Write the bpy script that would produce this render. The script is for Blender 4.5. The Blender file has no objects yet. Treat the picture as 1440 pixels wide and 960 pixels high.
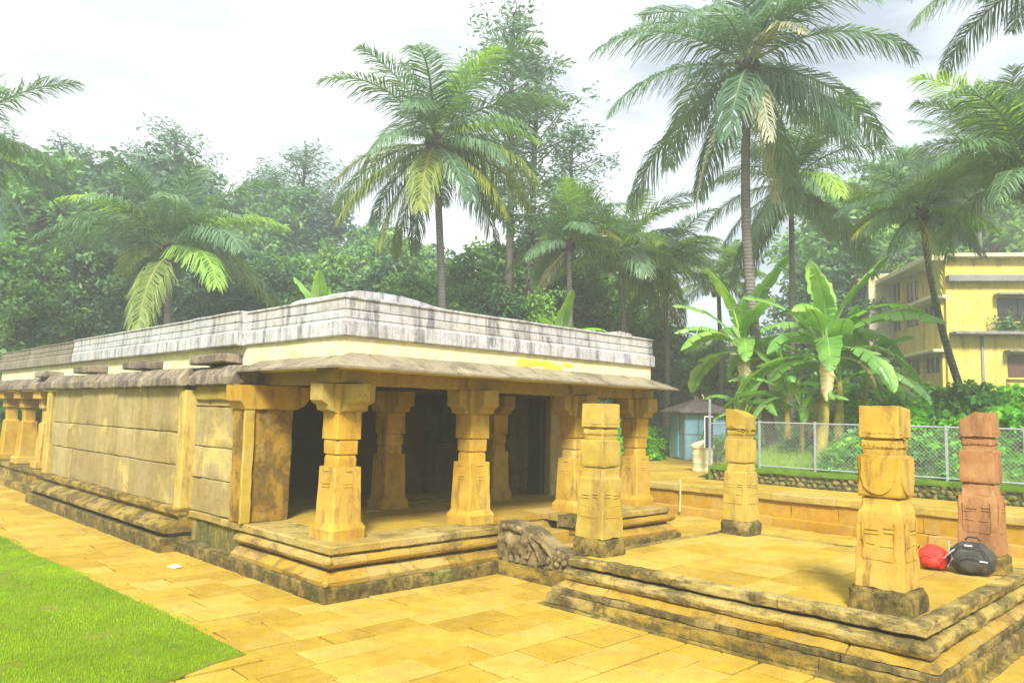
import bpy, bmesh, math, random
import numpy as np
from mathutils import Vector, Matrix, noise

S = bpy.context.scene
C = S.collection
PI = math.pi
R = math.radians
rng = random.Random(7)

# ------------------------------------------------------------------ camera
FOC, YAW, PIT, ROL = 1080.0, R(45.4), R(5.39), R(1.356)
CAM = Vector((-5.67, -9.25, 2.60))
fw = Vector((math.cos(YAW)*math.cos(PIT), math.sin(YAW)*math.cos(PIT), math.sin(PIT)))
_r = Vector((math.sin(YAW), -math.cos(YAW), 0)); _u = _r.cross(fw)
rt = math.cos(ROL)*_r + math.sin(ROL)*_u
up = -math.sin(ROL)*_r + math.cos(ROL)*_u
cd = bpy.data.cameras.new('camera'); cam = bpy.data.objects.new('camera', cd); C.objects.link(cam)
cd.sensor_width = 36.0; cd.lens = FOC/1440*36.0; cd.clip_end = 3000; cd.clip_start = 0.05
cam.matrix_world = Matrix(((rt.x, up.x, -fw.x, CAM.x), (rt.y, up.y, -fw.y, CAM.y), (rt.z, up.z, -fw.z, CAM.z), (0, 0, 0, 1)))
S.camera = cam

def ray(px, py): return fw + rt*((px-720)/FOC) - up*((py-480)/FOC)
# ------------------------------------------------------------------ light
SUN_EL, SUN_AZ = R(42), R(222)          # azimuth of the sun measured from +X
w = bpy.data.worlds.new('World'); S.world = w; w.use_nodes = True
nt = w.node_tree; nt.nodes.clear()
def N(t, **k):
    n = nt.nodes.new(t)
    for a, b in k.items(): setattr(n, a, b)
    return n
out = N('ShaderNodeOutputWorld'); bg = N('ShaderNodeBackground'); bg.inputs[1].default_value = 0.10
sky = N('ShaderNodeTexSky', sky_type='NISHITA', sun_disc=False)
sky.sun_elevation = SUN_EL; sky.sun_rotation = PI/2 - SUN_AZ; sky.dust_density = 2.0
tc = N('ShaderNodeTexCoord'); mp = N('ShaderNodeMapping'); mp.inputs['Scale'].default_value = (1, 1, 3.2)
nz = N('ShaderNodeTexNoise'); nz.inputs['Scale'].default_value = 3.3; nz.inputs['Detail'].default_value = 9; nz.inputs['Roughness'].default_value = .56
cr = N('ShaderNodeValToRGB')
mp.inputs['Location'].default_value = (.35, .1, .2)
e = cr.color_ramp.elements
e[0].position = .41; e[0].color = (.52, .54, .58, 1); e[1].position = .58; e[1].color = (1, 1, 1, 1)
L = nt.links.new
glow = N('ShaderNodeVectorMath', operation='DOT_PRODUCT'); gd = ray(360, 120).normalized(); glow.inputs[1].default_value = tuple(gd)
mr = N('ShaderNodeMapRange', interpolation_type='SMOOTHSTEP'); mr.inputs[1].default_value = .84; mr.inputs[2].default_value = .985
gm = N('ShaderNodeMix', data_type='RGBA'); gm.inputs[6].default_value = (6.0, 6.4, 7.0, 1); gm.inputs[7].default_value = (9.4, 9.4, 9.25, 1)
cm = N('ShaderNodeMix', data_type='RGBA', blend_type='MULTIPLY'); cm.inputs[0].default_value = 1
mx = N('ShaderNodeMix', data_type='RGBA'); mx.inputs[0].default_value = .90
L(tc.outputs['Generated'], mp.inputs[0]); L(mp.outputs[0], nz.inputs['Vector']); L(nz.outputs[0], cr.inputs[0])
L(tc.outputs['Generated'], glow.inputs[0]); L(glow.outputs['Value'], mr.inputs[0]); L(mr.outputs[0], gm.inputs[0])
L(gm.outputs[2], cm.inputs[6]); L(cr.outputs[0], cm.inputs[7])
L(sky.outputs[0], mx.inputs[6]); L(cm.outputs[2], mx.inputs[7]); L(mx.outputs[2], bg.inputs[0]); L(bg.outputs[0], out.inputs[0])
sd = bpy.data.lights.new('sun', 'SUN'); sd.energy = 4.7; sd.angle = R(13); sd.color = (1, .97, .91)
so = bpy.data.objects.new('sun', sd); C.objects.link(so)
sdir = Vector((math.cos(SUN_EL)*math.cos(SUN_AZ), math.cos(SUN_EL)*math.sin(SUN_AZ), math.sin(SUN_EL)))
so.rotation_euler = sdir.to_track_quat('Z', 'Y').to_euler(); so.location = (0, 0, 40)
S.view_settings.view_transform = 'Standard'; S.view_settings.look = 'None'
S.view_settings.exposure = 0.98; S.view_settings.gamma = 1.0
S.render.engine = 'CYCLES'
cy = S.cycles
cy.max_bounces = 7; cy.diffuse_bounces = 4; cy.transmission_bounces = 4; cy.volume_bounces = 3; cy.use_denoising = True
cy.caustics_reflective = False; cy.caustics_refractive = False

# ------------------------------------------------------------------ helpers
def at(px, py, depth): return CAM + ray(px, py)*depth

def sm(t): t = max(0.0, min(1.0, t)); return t*t*(3-2*t)
def terrain(x, y):
    z = -0.07
    if x > 12.9: z = 0.73
    bank = sm((x-15.6)/9.0)*sm((4.6-y)/2.2)
    z += 2.0*bank + (.45*sm((x-15.05)/.3)*sm((3.4-y)/.6) if x > 15 else 0)
    d = math.hypot(x+5.7, y+9.2)
    z += 9.0*sm((d-48)/70.0)
    return z

class MB:
    def __init__(s): s.v = []; s.f = []; s.t = []
    def add(s, vs, fs, tone=None):
        o = len(s.v); s.v.extend([tuple(p) for p in vs])
        t = rng.random() if tone is None else tone
        for f in fs: s.f.append(tuple(i+o for i in f)); s.t.append(t)
    def box(s, x0, x1, y0, y1, z0, z1, b=.012, m=None, tone=None):
        b = min(b, abs(x1-x0)*.3, abs(y1-y0)*.3, abs(z1-z0)*.3)
        c = ((x0+x1)/2, (y0+y1)/2, (z0+z1)/2); h = ((x1-x0)/2, (y1-y0)/2, (z1-z0)/2)
        idx = {}; vs = []
        for sx in (-1, 1):
            for sy in (-1, 1):
                for sz in (-1, 1):
                    sg = (sx, sy, sz)
                    for a in range(3):
                        p = Vector([c[k] + sg[k]*(h[k] - (0 if k == a else b)) for k in range(3)])
                        if m is not None: p = m @ p
                        idx[(sg, a)] = len(vs); vs.append(p)
        fs = []
        sgs = [(i, j, k) for i in (-1, 1) for j in (-1, 1) for k in (-1, 1)]
        for a in range(3):
            o1, o2 = [k for k in range(3) if k != a]
            for sgn in (-1, 1):
                ring = []
                for (i, j) in ((-1, -1), (1, -1), (1, 1), (-1, 1)):
                    g = [0, 0, 0]; g[a] = sgn; g[o1] = i; g[o2] = j; ring.append(idx[(tuple(g), a)])
                fs.append(ring)
            for i in (-1, 1):
                for j in (-1, 1):
                    g1 = [0, 0, 0]; g1[o1] = i; g1[o2] = j; g1[a] = -1; g2 = list(g1); g2[a] = 1
                    fs.append([idx[(tuple(g1), o1)], idx[(tuple(g2), o1)], idx[(tuple(g2), o2)], idx[(tuple(g1), o2)]])
        for g in sgs: fs.append([idx[(g, 0)], idx[(g, 1)], idx[(g, 2)]])
        s.add(vs, fs, tone)
    def loft(s, rings, cx, cy, rot=0, tone=None, steps=1):
        # rings: (z, half_x, half_y or None, chamfer)
        rr = []
        for r in rings:
            z, hx, ch = r[0], r[1], r[2]; hy = r[3] if len(r) > 3 else hx
            rr.append((z, hx, hy, ch))
        full = [rr[0]]
        for a, b in zip(rr, rr[1:]):
            for k in range(1, steps+1):
                t = k/steps; full.append(tuple(a[i]+(b[i]-a[i])*t for i in range(4)))
        vs = []; fs = []; n = 8; c_, s_ = math.cos(rot), math.sin(rot)
        for z, hx, hy, ch in full:
            ch = max(.002, min(ch, hx*.95, hy*.95))
            for x, y in ((hx, -hy+ch), (hx, hy-ch), (hx-ch, hy), (-hx+ch, hy), (-hx, hy-ch), (-hx, -hy+ch), (-hx+ch, -hy), (hx-ch, -hy)):
                vs.append((cx+x*c_-y*s_, cy+x*s_+y*c_, z))
        for k in range(len(full)-1):
            for i in range(n):
                j = (i+1) % n
                fs.append((k*n+i, k*n+j, (k+1)*n+j, (k+1)*n+i))
        fs.append(tuple(range(n-1, -1, -1))); o = (len(full)-1)*n; fs.append(tuple(range(o, o+n)))
        s.add(vs, fs, tone)
    def prism(s, pts, axis, a0, a1, tone=None):
        # polygon in the two other axes extruded along axis
        n = len(pts); vs = []
        for a in (a0, a1):
            for p, q in pts:
                v = [p, q]; v.insert(axis, a); vs.append(tuple(v))
        fs = [tuple(range(n)), tuple(range(2*n-1, n-1, -1))]
        for i in range(n): j = (i+1) % n; fs.append((i, i+n, j+n, j))
        s.add(vs, fs, tone)
    def sweep(s, path, prof, seg=None, gap=.004, jit=.006, ring=.22):
        # stone course: closed profile [(outward, z)] swept along path; outward = right of travel; cut into blocks
        P = [Vector((p[0], p[1])) for p in path]
        ds = [(b-a).length for a, b in zip(P, P[1:])]; tot = sum(ds); cum = [0]
        for d in ds: cum.append(cum[-1]+d)
        nr = [Vector(((b-a).y, -(b-a).x)).normalized() for a, b in zip(P, P[1:])]
        def frame(t):
            for i in range(len(ds)):
                if t <= cum[i+1]+1e-9:
                    p = P[i].lerp(P[i+1], (t-cum[i])/ds[i]); n = nr[i]
                    if i+1 < len(ds) and abs(t-cum[i+1]) < 1e-6: m = (nr[i]+nr[i+1]); n = m/(m.dot(nr[i]))
                    return p, n
        cuts = [0.0]; ce = max(.35, -min(o for o, z in prof)+.06)
        if seg:
            while cuts[-1] < tot-.05:
                d = rng.uniform(*seg); t = cuts[-1]+d
                for cn in cum[1:-1]:
                    if cn-ce < t < cn+ce: t = cn+ce if cuts[-1] <= cn-ce+1e-6 or cuts[-1] == 0 or cn-ce-cuts[-1] < .2 else cn-ce
                if tot-t < seg[0]*.5: t = tot
                cuts.append(min(t, tot))
        else: cuts.append(tot)
        for t0, t1 in zip(cuts, cuts[1:]):
            t0 += gap; t1 -= gap; ts = [t0]
            k = max(1, int((t1-t0)/ring)) if ring else 1
            ts += [t0+(t1-t0)*i/k for i in range(1, k)] + [t1]
            for cn in cum[1:-1]:
                if t0+.01 < cn < t1-.01: ts = [q for q in ts if abs(q-cn) >= ce-.01 or q in (t0, t1)]+[cn]
            ts.sort(); dj = rng.uniform(-jit, jit); dz = rng.uniform(-jit, jit)*.5
            vs = []; n = len(prof)
            for q in ts:
                p, m = frame(q)
                for o, z in prof: vs.append((p.x+m.x*(o+dj), p.y+m.y*(o+dj), z+dz))
            fs = []
            for k in range(len(ts)-1):
                for i in range(n): j = (i+1) % n; fs.append((k*n+i, k*n+j, (k+1)*n+j, (k+1)*n+i))
            fs.append(tuple(range(n))); o = (len(ts)-1)*n; fs.append(tuple(range(o+n-1, o-1, -1)))
            s.add(vs, fs)
    def tube(s, pts, rad, n=8, tone=None):
        pts = [Vector(p) for p in pts]; vs = []; fs = []
        if not hasattr(rad, '__len__'): rad = [rad]*len(pts)
        ref = Vector((0, 0, 1))
        for i, p in enumerate(pts):
            t = (pts[min(i+1, len(pts)-1)]-pts[max(i-1, 0)]).normalized()
            a = t.cross(ref if abs(t.z) < .92 else Vector((1, 0, 0))).normalized(); b = t.cross(a)
            for k in range(n):
                an = 2*PI*k/n; vs.append(p+(a*math.cos(an)+b*math.sin(an))*rad[i])
        for i in range(len(pts)-1):
            for k in range(n): j = (k+1) % n; fs.append((i*n+k, i*n+j, (i+1)*n+j, (i+1)*n+k))
        fs.append(tuple(range(n-1, -1, -1))); o = (len(pts)-1)*n; fs.append(tuple(range(o, o+n)))
        s.add(vs, fs, tone)
    def lathe(s, prof, cx, cy, n=24, tone=None):
        vs = []; fs = []
        for r, z in prof:
            for k in range(n): an = 2*PI*k/n; vs.append((cx+r*math.cos(an), cy+r*math.sin(an), z))
        for i in range(len(prof)-1):
            for k in range(n): j = (k+1) % n; fs.append((i*n+k, i*n+j, (i+1)*n+j, (i+1)*n+k))
        fs.append(tuple(range(n-1, -1, -1))); o = (len(prof)-1)*n; fs.append(tuple(range(o, o+n)))
        s.add(vs, fs, tone)
    def ball(s, c, r, n=10, m=7, tone=None, M=None):
        vs = []; fs = []
        for i in range(m+1):
            th = PI*i/m
            for k in range(n):
                ph = 2*PI*k/n; p = Vector((r[0]*math.sin(th)*math.cos(ph), r[1]*math.sin(th)*math.sin(ph), r[2]*math.cos(th)))
                if M is not None: p = M @ p
                vs.append(Vector(c)+p)
        for i in range(m):
            for k in range(n): j = (k+1) % n; fs.append((i*n+k, (i+1)*n+k, (i+1)*n+j, i*n+j))
        s.add(vs, fs, tone)
    def mesh(s, name, mat, rough=0, scale=2.5, sub=0, smooth=35, chip=None):
        me = bpy.data.meshes.new(name); me.from_pydata(s.v, [], s.f)
        at_ = me.attributes.new('tone', 'FLOAT', 'FACE'); at_.data.foreach_set('value', s.t)
        bm = bmesh.new(); bm.from_mesh(me)
        bmesh.ops.remove_doubles(bm, verts=bm.verts, dist=1e-5)
        bmesh.ops.recalc_face_normals(bm, faces=bm.faces)
        if sub:
            for _ in range(6):
                es = [e_ for e_ in bm.edges if e_.calc_length() > sub]
                if not es: break
                bmesh.ops.subdivide_edges(bm, edges=es, cuts=1, use_grid_fill=True)
        if rough:
            for v in bm.verts:
                v.co += noise.noise_vector(v.co*scale)*rough + noise.noise_vector(v.co*scale*4.3)*rough*.45
        if chip is None: chip = .05 if (sub and rough) else 0
        if chip:
            bm.normal_update()
            for v in bm.verts:
                if any(len(e_.link_faces) == 2 and e_.calc_face_angle(0) > .5 for e_ in v.link_edges):
                    k = noise.noise(v.co*6.5)*.6+noise.noise(v.co*17)*.4-.10
                    if k > 0: v.co -= v.normal*k*chip
        bm.to_mesh(me); bm.free()
        me.materials.append(mat)
        if smooth:
            me.polygons.foreach_set('use_smooth', [True]*len(me.polygons)); me.set_sharp_from_angle(angle=R(smooth))
        me.update(); return me

def link(name, me, parent=None):
    o = bpy.data.objects.new(name, me); C.objects.link(o)
    if parent is not None:
        o.parent = parent; o.matrix_parent_inverse = wm(parent).inverted()
    return o
def wm(o):
    m = o.matrix_basis.copy()
    if o.parent is not None: m = wm(o.parent) @ o.matrix_parent_inverse @ m
    return m
def tag(o, label, cat, group=None, kind=None):
    o['label'] = label; o['category'] = cat
    if group: o['group'] = group
    if kind: o['kind'] = kind
    return o
def thing(name, label, cat, loc=(0, 0, 0), group=None):
    o = bpy.data.objects.new(name, None); C.objects.link(o); o.location = loc; o.empty_display_size = .3
    return tag(o, label, cat, group)
def part(name, mb, mat, parent=None, **k): return link(name, mb.mesh(name, mat, **k), parent)
def struct(o): o['kind'] = 'structure'; return o
def npmesh(name, V, Fq, mat, tone=None, smooth=False):
    me = bpy.data.meshes.new(name); V = np.asarray(V, dtype=np.float32); Fq = np.asarray(Fq, dtype=np.int32)
    k = Fq.shape[1]
    me.vertices.add(len(V)); me.vertices.foreach_set('co', V.ravel())
    me.loops.add(Fq.size); me.loops.foreach_set('vertex_index', Fq.ravel())
    me.polygons.add(len(Fq)); me.polygons.foreach_set('loop_start', np.arange(0, Fq.size, k, dtype=np.int32))
    if tone is not None:
        a = me.attributes.new('tone', 'FLOAT', 'FACE'); a.data.foreach_set('value', np.asarray(tone, dtype=np.float32))
    me.materials.append(mat); me.update(calc_edges=True); me.validate()
    if smooth: me.polygons.foreach_set('use_smooth', [True]*len(me.polygons))
    return me

# ------------------------------------------------------------------ materials
class Mat:
    def __init__(s, name, rough=.85, spec=.3):
        s.m = bpy.data.materials.new(name); s.m.use_nodes = True; s.t = s.m.node_tree
        s.b = s.t.nodes['Principled BSDF']; s.b.inputs['Roughness'].default_value = rough
        s.b.inputs['Specular IOR Level'].default_value = spec
        s.pos = s.n('ShaderNodeNewGeometry').outputs['Position']
    def n(s, t, **k):
        x = s.t.nodes.new(t)
        for a, b in k.items(): setattr(x, a, b)
        return x
    def l(s, a, b): s.t.links.new(a, b)
    def noise(s, scale, detail=6, rough=.6, stretch=None, dist=0, obj=False):
        v = s.pos
        if obj: v = s.n('ShaderNodeTexCoord').outputs['Object']
        if stretch:
            mp = s.n('ShaderNodeMapping'); mp.inputs['Scale'].default_value = stretch; s.l(v, mp.inputs[0]); v = mp.outputs[0]
        n = s.n('ShaderNodeTexNoise'); n.inputs['Scale'].default_value = scale; n.inputs['Detail'].default_value = detail
        n.inputs['Roughness'].default_value = rough; n.inputs['Distortion'].default_value = dist
        s.l(v, n.inputs['Vector']); return n.outputs[0]
    def ramp(s, fac, stops):
        r = s.n('ShaderNodeValToRGB'); el = r.color_ramp.elements
        while len(el) < len(stops): el.new(.5)
        for q, (p, c) in zip(el, stops):
            q.position = p; q.color = (c, c, c, 1) if not hasattr(c, '__len__') else (*c, 1)
        s.l(fac, r.inputs[0]); return r.outputs[0]
    def mix(s, fac, a, b, mode='MIX'):
        m = s.n('ShaderNodeMix', data_type='RGBA', blend_type=mode)
        for v, i in ((fac, 0), (a, 6), (b, 7)):
            if isinstance(v, (int, float)): m.inputs[i].default_value = v if i == 0 else (v, v, v, 1)
            elif isinstance(v, tuple): m.inputs[i].default_value = (*v, 1)
            else: s.l(v, m.inputs[i])
        return m.outputs[2]
    def math(s, op, a, b=None, clamp=False):
        m = s.n('ShaderNodeMath', operation=op, use_clamp=clamp)
        for v, i in ((a, 0), (b, 1)):
            if v is None: continue
            if isinstance(v, (int, float)): m.inputs[i].default_value = v
            else: s.l(v, m.inputs[i])
        return m.outputs[0]
    def attr(s, name): return s.n('ShaderNodeAttribute', attribute_name=name).outputs['Fac']
    def bump(s, h, strength=.4, dist=.02, prev=None):
        b = s.n('ShaderNodeBump'); b.inputs['Strength'].default_value = strength; b.inputs['Distance'].default_value = dist
        s.l(h, b.inputs['Height'])
        if prev is not None: s.l(prev, b.inputs['Normal'])
        return b.outputs[0]
    def done(s, col, nrm=None):
        if isinstance(col, tuple): s.b.inputs['Base Color'].default_value = (*col, 1)
        else: s.l(col, s.b.inputs['Base Color'])
        if nrm is not None: s.l(nrm, s.b.inputs['Normal'])
        return s.m

GOLD = {k: (.76, .75, .40) for k in ('paving_stone', 'veranda_floor_stone', 'pillar_stone', 'pale_pillar_stone', 'capital_stone', 'golden_plinth_stone', 'beam_stone', 'orange_wall_stone', 'wall_cap_stone', 'plinth_stone', 'pier_stone')}
GOLD['paving_stone'] = (.75, .75, .34)
GOLD.update({'wall_stone': (.74, .735, .76), 'reddish_pillar_stone': (.85, .85, .8), 'weathered_plinth_stone': (.85, .82, .6), 'mossy_base_stone': (.85, .82, .6)})
def stone(name, a, b, c, stain=None, amt=.0, stretch=(1.6, 1.6, .45), sscale=1.5, bump=.5, tonev=.26, stain2=None, amt2=0, grain=.34, grey=None):
    if GOLD.get(name):
        g = GOLD[name]; a, b, c = [tuple(x*y for x, y in zip(q, g)) for q in (a, b, c)]
    m = Mat(name, .88, .2)
    n1 = m.noise(.9, 9, .62); n2 = m.noise(5.5, 7, .6); n3 = m.noise(55, 4, .6)
    col = m.ramp(n1, [(.32, a), (.5, b), (.68, c)])
    col = m.mix(m.ramp(n2, [(.35, .55), (.65, 0.)]), col, m.mix(1, col, (.70, .66, .58), 'MULTIPLY'))
    t = m.attr('tone')
    col = m.mix(1, col, m.ramp(t, [(0, 1-tonev), (1, 1+tonev*.4)]), 'MULTIPLY')
    gv = grey if grey is not None else .34
    if gv:
        col = m.mix(m.math('MULTIPLY', m.ramp(t, [(.55, 0.), (.95, 1.)]), gv), col, tuple(b[0]*k for k in (.64, .54, .30)))
        lm = m.ramp(m.noise(2.3, 9, .7, None, .5), [(.52, 0.), (.66, 1.)])
        col = m.mix(m.math('MULTIPLY', lm, gv*.9), col, tuple(b[0]*k for k in (.70, .62, .38)))
    col = m.mix(1, col, m.ramp(n3, [(.25, 1-grain), (.75, 1+grain*.5)]), 'MULTIPLY')
    if stain2:
        k = m.ramp(m.noise(.8, 8, .65, None, .4), [(.62-amt2*.3, 0.), (.72-amt2*.3, 1.)])
        col = m.mix(m.math('MULTIPLY', k, .75), col, stain2)
    if stain:
        k = m.ramp(m.noise(sscale, 10, .72, stretch, .3), [(.63-amt*.33, 0.), (.72-amt*.3, 1.)])
        k2 = m.ramp(m.noise(14, 6, .7), [(.3, .45), (.6, 1.)])
        col = m.mix(m.math('MULTIPLY', m.math('MULTIPLY', k, k2), .88), col, stain)
    pit = m.ramp(m.noise(15, 9, .78, None, .6), [(.60, 0.), (.68, 1.)])
    col = m.mix(m.math('MULTIPLY', pit, min(.75, grain*1.9)), col, tuple(x*.30 for x in a))
    nr = m.bump(n2, min(1, bump*.9), .04); nr = m.bump(m.noise(26, 9, .75), min(1, bump*1.5), .02, nr)
    return m.done(col, nr)

M = {}
M['paving'] = stone('paving_stone', (.62, .38, .06), (.74, .49, .10), (.80, .57, .17), (.36, .22, .05), .22, (1, 1, 1), .8, .22, .22, grey=.20)
M['paving_dirt'] = stone('paving_joint_dirt', (.16, .10, .03), (.20, .13, .04), (.24, .16, .05))
M['floor'] = stone('veranda_floor_stone', (.62, .40, .07), (.72, .48, .10), (.80, .56, .16), (.26, .17, .05), .20, (1, 1, 1), 1.2, .25)
M['pillar'] = stone('pillar_stone', (.64, .37, .05), (.74, .46, .09), (.82, .57, .19), (.22, .13, .03), .34, (3, 3, .8), 1.4, .22, .16, None, 0, .16, .20)
M['pillar_pale'] = stone('pale_pillar_stone', (.58, .40, .09), (.68, .49, .14), (.78, .60, .25), (.26, .17, .05), .32, (3, 3, .6), 1.4, .22, .16, None, 0, .16, .20)
M['pillar_red'] = stone('reddish_pillar_stone', (.38, .17, .065), (.48, .23, .09), (.66, .42, .19), (.18, .08, .035), .34, (3, 3, .6), 1.4, .22, .16, None, 0, .16, .20)
M['capital'] = stone('capital_stone', (.56, .38, .10), (.64, .46, .15), (.70, .52, .19), (.28, .17, .05), .22, (2, 2, 1), 1.6, .35)
M['pier'] = stone('pier_stone', (.55, .31, .05), (.62, .37, .07), (.66, .44, .11), (.09, .06, .018), .60, (1.5, 1.5, .9), 1.5, .5)
M['wall'] = stone('wall_stone', (.52, .38, .12), (.62, .48, .18), (.68, .55, .25), (.26, .20, .07), .42, (2.2, 2.2, .35), 1.2, .5, .20, (.62, .47, .14), .22)
M['plinth'] = stone('plinth_stone', (.44, .29, .07), (.54, .37, .10), (.62, .46, .16), (.04, .034, .015), .60, (.9, .9, 2.2), 1.9, .6, .25)
M['slab_edge'] = stone('slab_edge_stone', (.42, .29, .06), (.50, .36, .08), (.58, .45, .13), (.13, .10, .03), .40, (.8, .8, 1.6), 1.8, .5, .25)
M['platform_slab'] = stone('platform_slab_stone', (.42, .30, .06), (.54, .40, .09), (.64, .49, .14), (.04, .034, .015), .56, (.7, .7, 2.4), 1.7, .7, .25)
M['plinth_gold'] = stone('golden_plinth_stone', (.58, .34, .05), (.66, .42, .08), (.70, .48, .14), (.12, .08, .025), .40, (.8, .8, 2.0), 1.8, .5, .25)
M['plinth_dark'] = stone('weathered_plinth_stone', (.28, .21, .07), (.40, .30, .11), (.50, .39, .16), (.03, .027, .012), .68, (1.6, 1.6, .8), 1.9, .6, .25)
M['moss_wall'] = stone('mossy_wall_stone', (.36, .26, .05), (.44, .32, .07), (.48, .36, .10), (.035, .055, .012), .62, (1.4, 1.4, .5), 1.3, .5, .2, (.14, .17, .02), .45)
M['base_dark'] = stone('mossy_base_stone', (.30, .22, .07), (.38, .28, .09), (.48, .36, .13), (.03, .03, .012), .66, (1.2, 1.2, 1.2), 3.0, .8, .15, (.20, .22, .05), .2)
M['cornice'] = stone('cornice_stone', (.25, .20, .135), (.36, .29, .20), (.48, .40, .28), (.08, .065, .055), .55, (2, 2, .5), 1.5, .7, .3)
M['beam'] = stone('beam_stone', (.46, .32, .08), (.56, .40, .12), (.62, .46, .16), (.22, .16, .05), .36, (1.5, 1.5, .5), 1.5, .4, .25)
M['eave'] = stone('eave_slab_stone', (.27, .23, .15), (.36, .31, .21), (.44, .38, .26), (.13, .11, .07), .42, (1.2, 1.2, 1.2), 1.8, .35, .18)
M['band'] = stone('cream_plaster', (.74, .66, .33), (.80, .73, .42), (.84, .78, .50), (.62, .48, .06), .14, (1, 1, 2), .7, .12, .0, None, 0, .05, 0)
M['stain'] = stone('yellow_stain_plaster', (.70, .52, .03), (.74, .57, .05), (.78, .64, .12), None, 0, bump=.12, tonev=0, grain=.05, grey=0)
M['parapet'] = stone('whitewashed_parapet', (.50, .49, .50), (.60, .59, .60), (.68, .66, .65), (.13, .125, .13), .40, (4, 4, .45), 1.5, .35, .14)
M['parapet_brown'] = stone('bare_brown_parapet', (.24, .20, .15), (.30, .26, .20), (.38, .33, .26), (.12, .10, .08), .4, (4, 4, .45), 1.5, .4, .15)
M['inside'] = stone('interior_stone', (.05, .032, .022), (.07, .045, .032), (.09, .06, .045), (.02, .016, .014), .4, (1, 1, 1), 1.2, .4)  # base colour darkened to put the veranda interior's shade into the stone
M['inside_red'] = stone('interior_red_stone', (.10, .045, .03), (.13, .06, .04), (.15, .08, .055), (.04, .025, .02), .35, (1, 1, 1), 1.4, .4)  # reddish stone, darkened further so its colour carries the indoor shade
M['shade_dark'] = stone('shade_dark_stone', (.018, .018, .023), (.026, .026, .032), (.036, .036, .042), (.015, .015, .02), .4, (1, 1, 1), 1.4, .4)  # near-black colour stands in for shade on deep inner walls and recessed courses
M['orange'] = stone('orange_wall_stone', (.62, .33, .025), (.70, .40, .035), (.76, .48, .07), (.30, .17, .03), .26, (1, 1, .8), 1.3, .35, .2)
M['cap'] = stone('wall_cap_stone', (.60, .40, .08), (.70, .50, .14), (.76, .57, .20), (.26, .19, .05), .32, (1.2, 1.2, 2), 1.6, .35, .2)
M['carving'] = stone('carved_stone', (.26, .19, .075), (.34, .26, .11), (.44, .34, .16), (.06, .045, .02), .58, (1, 1, 1), 3.4, 1.0, .2)
M['rubble'] = stone('rubble_stone', (.20, .16, .05), (.32, .26, .09), (.42, .36, .14), (.05, .09, .01), .5, (1, 1, 1), 3, .5, .5)
M['mortar'] = stone('rubble_mortar', (.09, .10, .03), (.12, .13, .04), (.17, .16, .06), None)
M['mosscap'] = stone('mossy_concrete', (.08, .17, .01), (.12, .25, .015), (.17, .30, .03), (.06, .09, .01), .3, (1, 1, 1), 2.5, .5, .1, grey=.1)
M['building'] = stone('yellow_wall_paint', (.66, .51, .09), (.72, .57, .12), (.76, .62, .16), (.34, .26, .08), .32, (2, 2, .3), 1, .08, .0, None, 0, .03, 0)
M['building_trim'] = stone('cream_trim_paint', (.66, .60, .36), (.74, .68, .42), (.78, .72, .48), (.35, .31, .18), .2, (2, 2, .3), 1, .1, .05)
M['slab_grey'] = stone('grey_concrete_slab', (.22, .22, .20), (.30, .29, .27), (.36, .35, .32), (.10, .10, .09), .3, (2, 2, .5), 1, .2, .1)
def plain(name, col, rough=.6, spec=.3, metal=0, var=.15, ns=6, bump=.15):
    m = Mat(name, rough, spec); m.b.inputs['Metallic'].default_value = metal
    n = m.noise(ns, 6)
    c = m.mix(m.ramp(n, [(.3, 0.), (.7, 1.)]), tuple(x*(1-var) for x in col), tuple(min(1, x*(1+var)) for x in col))
    return m.done(c, m.bump(m.noise(ns*6, 4), bump, .01))
M['bank'] = stone('bank_soil', (.03, .055, .01), (.05, .08, .015), (.08, .10, .03), None)
M['redwood'] = plain('terracotta_paint', (.45, .16, .06))
M['pane'] = plain('dark_window_glass', (.03, .025, .025), .15, .5)
M['shutter'] = plain('brown_shutter', (.10, .045, .035), .5)
M['greysteel'] = plain('galvanised_steel', (.36, .40, .42), .45, .5, .35)
M['wire'] = plain('fence_wire', (.42, .44, .42), .5, .5, .3)
M['hutblue'] = plain('blue_painted_sheet', (.27, .52, .62), .5, .4, 0, .10, 3)
M['hutroof'] = plain('brown_roof_sheet', (.24, .19, .165), .7, .3, 0, .25, 5)
M['cream'] = plain('cream_paint', (.72, .66, .38), .6, .3, 0, .08)
M['white'] = plain('white_paint', (.75, .75, .72), .6, .3)
M['black'] = plain('black_board', (.012, .012, .014), .4, .4)
M['stick'] = plain('bare_bamboo', (.66, .52, .22), .6)
M['redbag'] = plain('red_nylon', (.60, .035, .02), .5, .35, 0, .35, 9, .9)
M['greybag'] = plain('charcoal_nylon', (.055, .05, .043), .7, .3, 0, .4, 9, .9)
M['strap'] = plain('grey_webbing', (.30, .29, .26), .7)
M['blackstrap'] = plain('black_webbing', (.015, .015, .015), .7)
M['bark'] = stone('tree_bark', (.07, .06, .045), (.10, .085, .065), (.15, .13, .10), None, 0, bump=.9)
M['paper'] = plain('white_paper', (.8, .8, .78), .7)
def palm_bark():
    m = Mat('palm_bark', .9, .2)
    wv = m.n('ShaderNodeTexWave', wave_type='BANDS', bands_direction='Z'); wv.inputs['Scale'].default_value = 2.6
    wv.inputs['Distortion'].default_value = 2.0; wv.inputs['Detail'].default_value = 3
    m.l(m.pos, wv.inputs['Vector'])
    c = m.mix(wv.outputs[1], (.12, .11, .092), (.17, .155, .13)); c = m.mix(m.ramp(m.noise(3, 7), [(.4, 0.), (.65, .6)]), c, (.22, .21, .19))
    return m.done(c, m.bump(wv.outputs[1], .5, .03))
M['palmbark'] = palm_bark()
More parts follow.
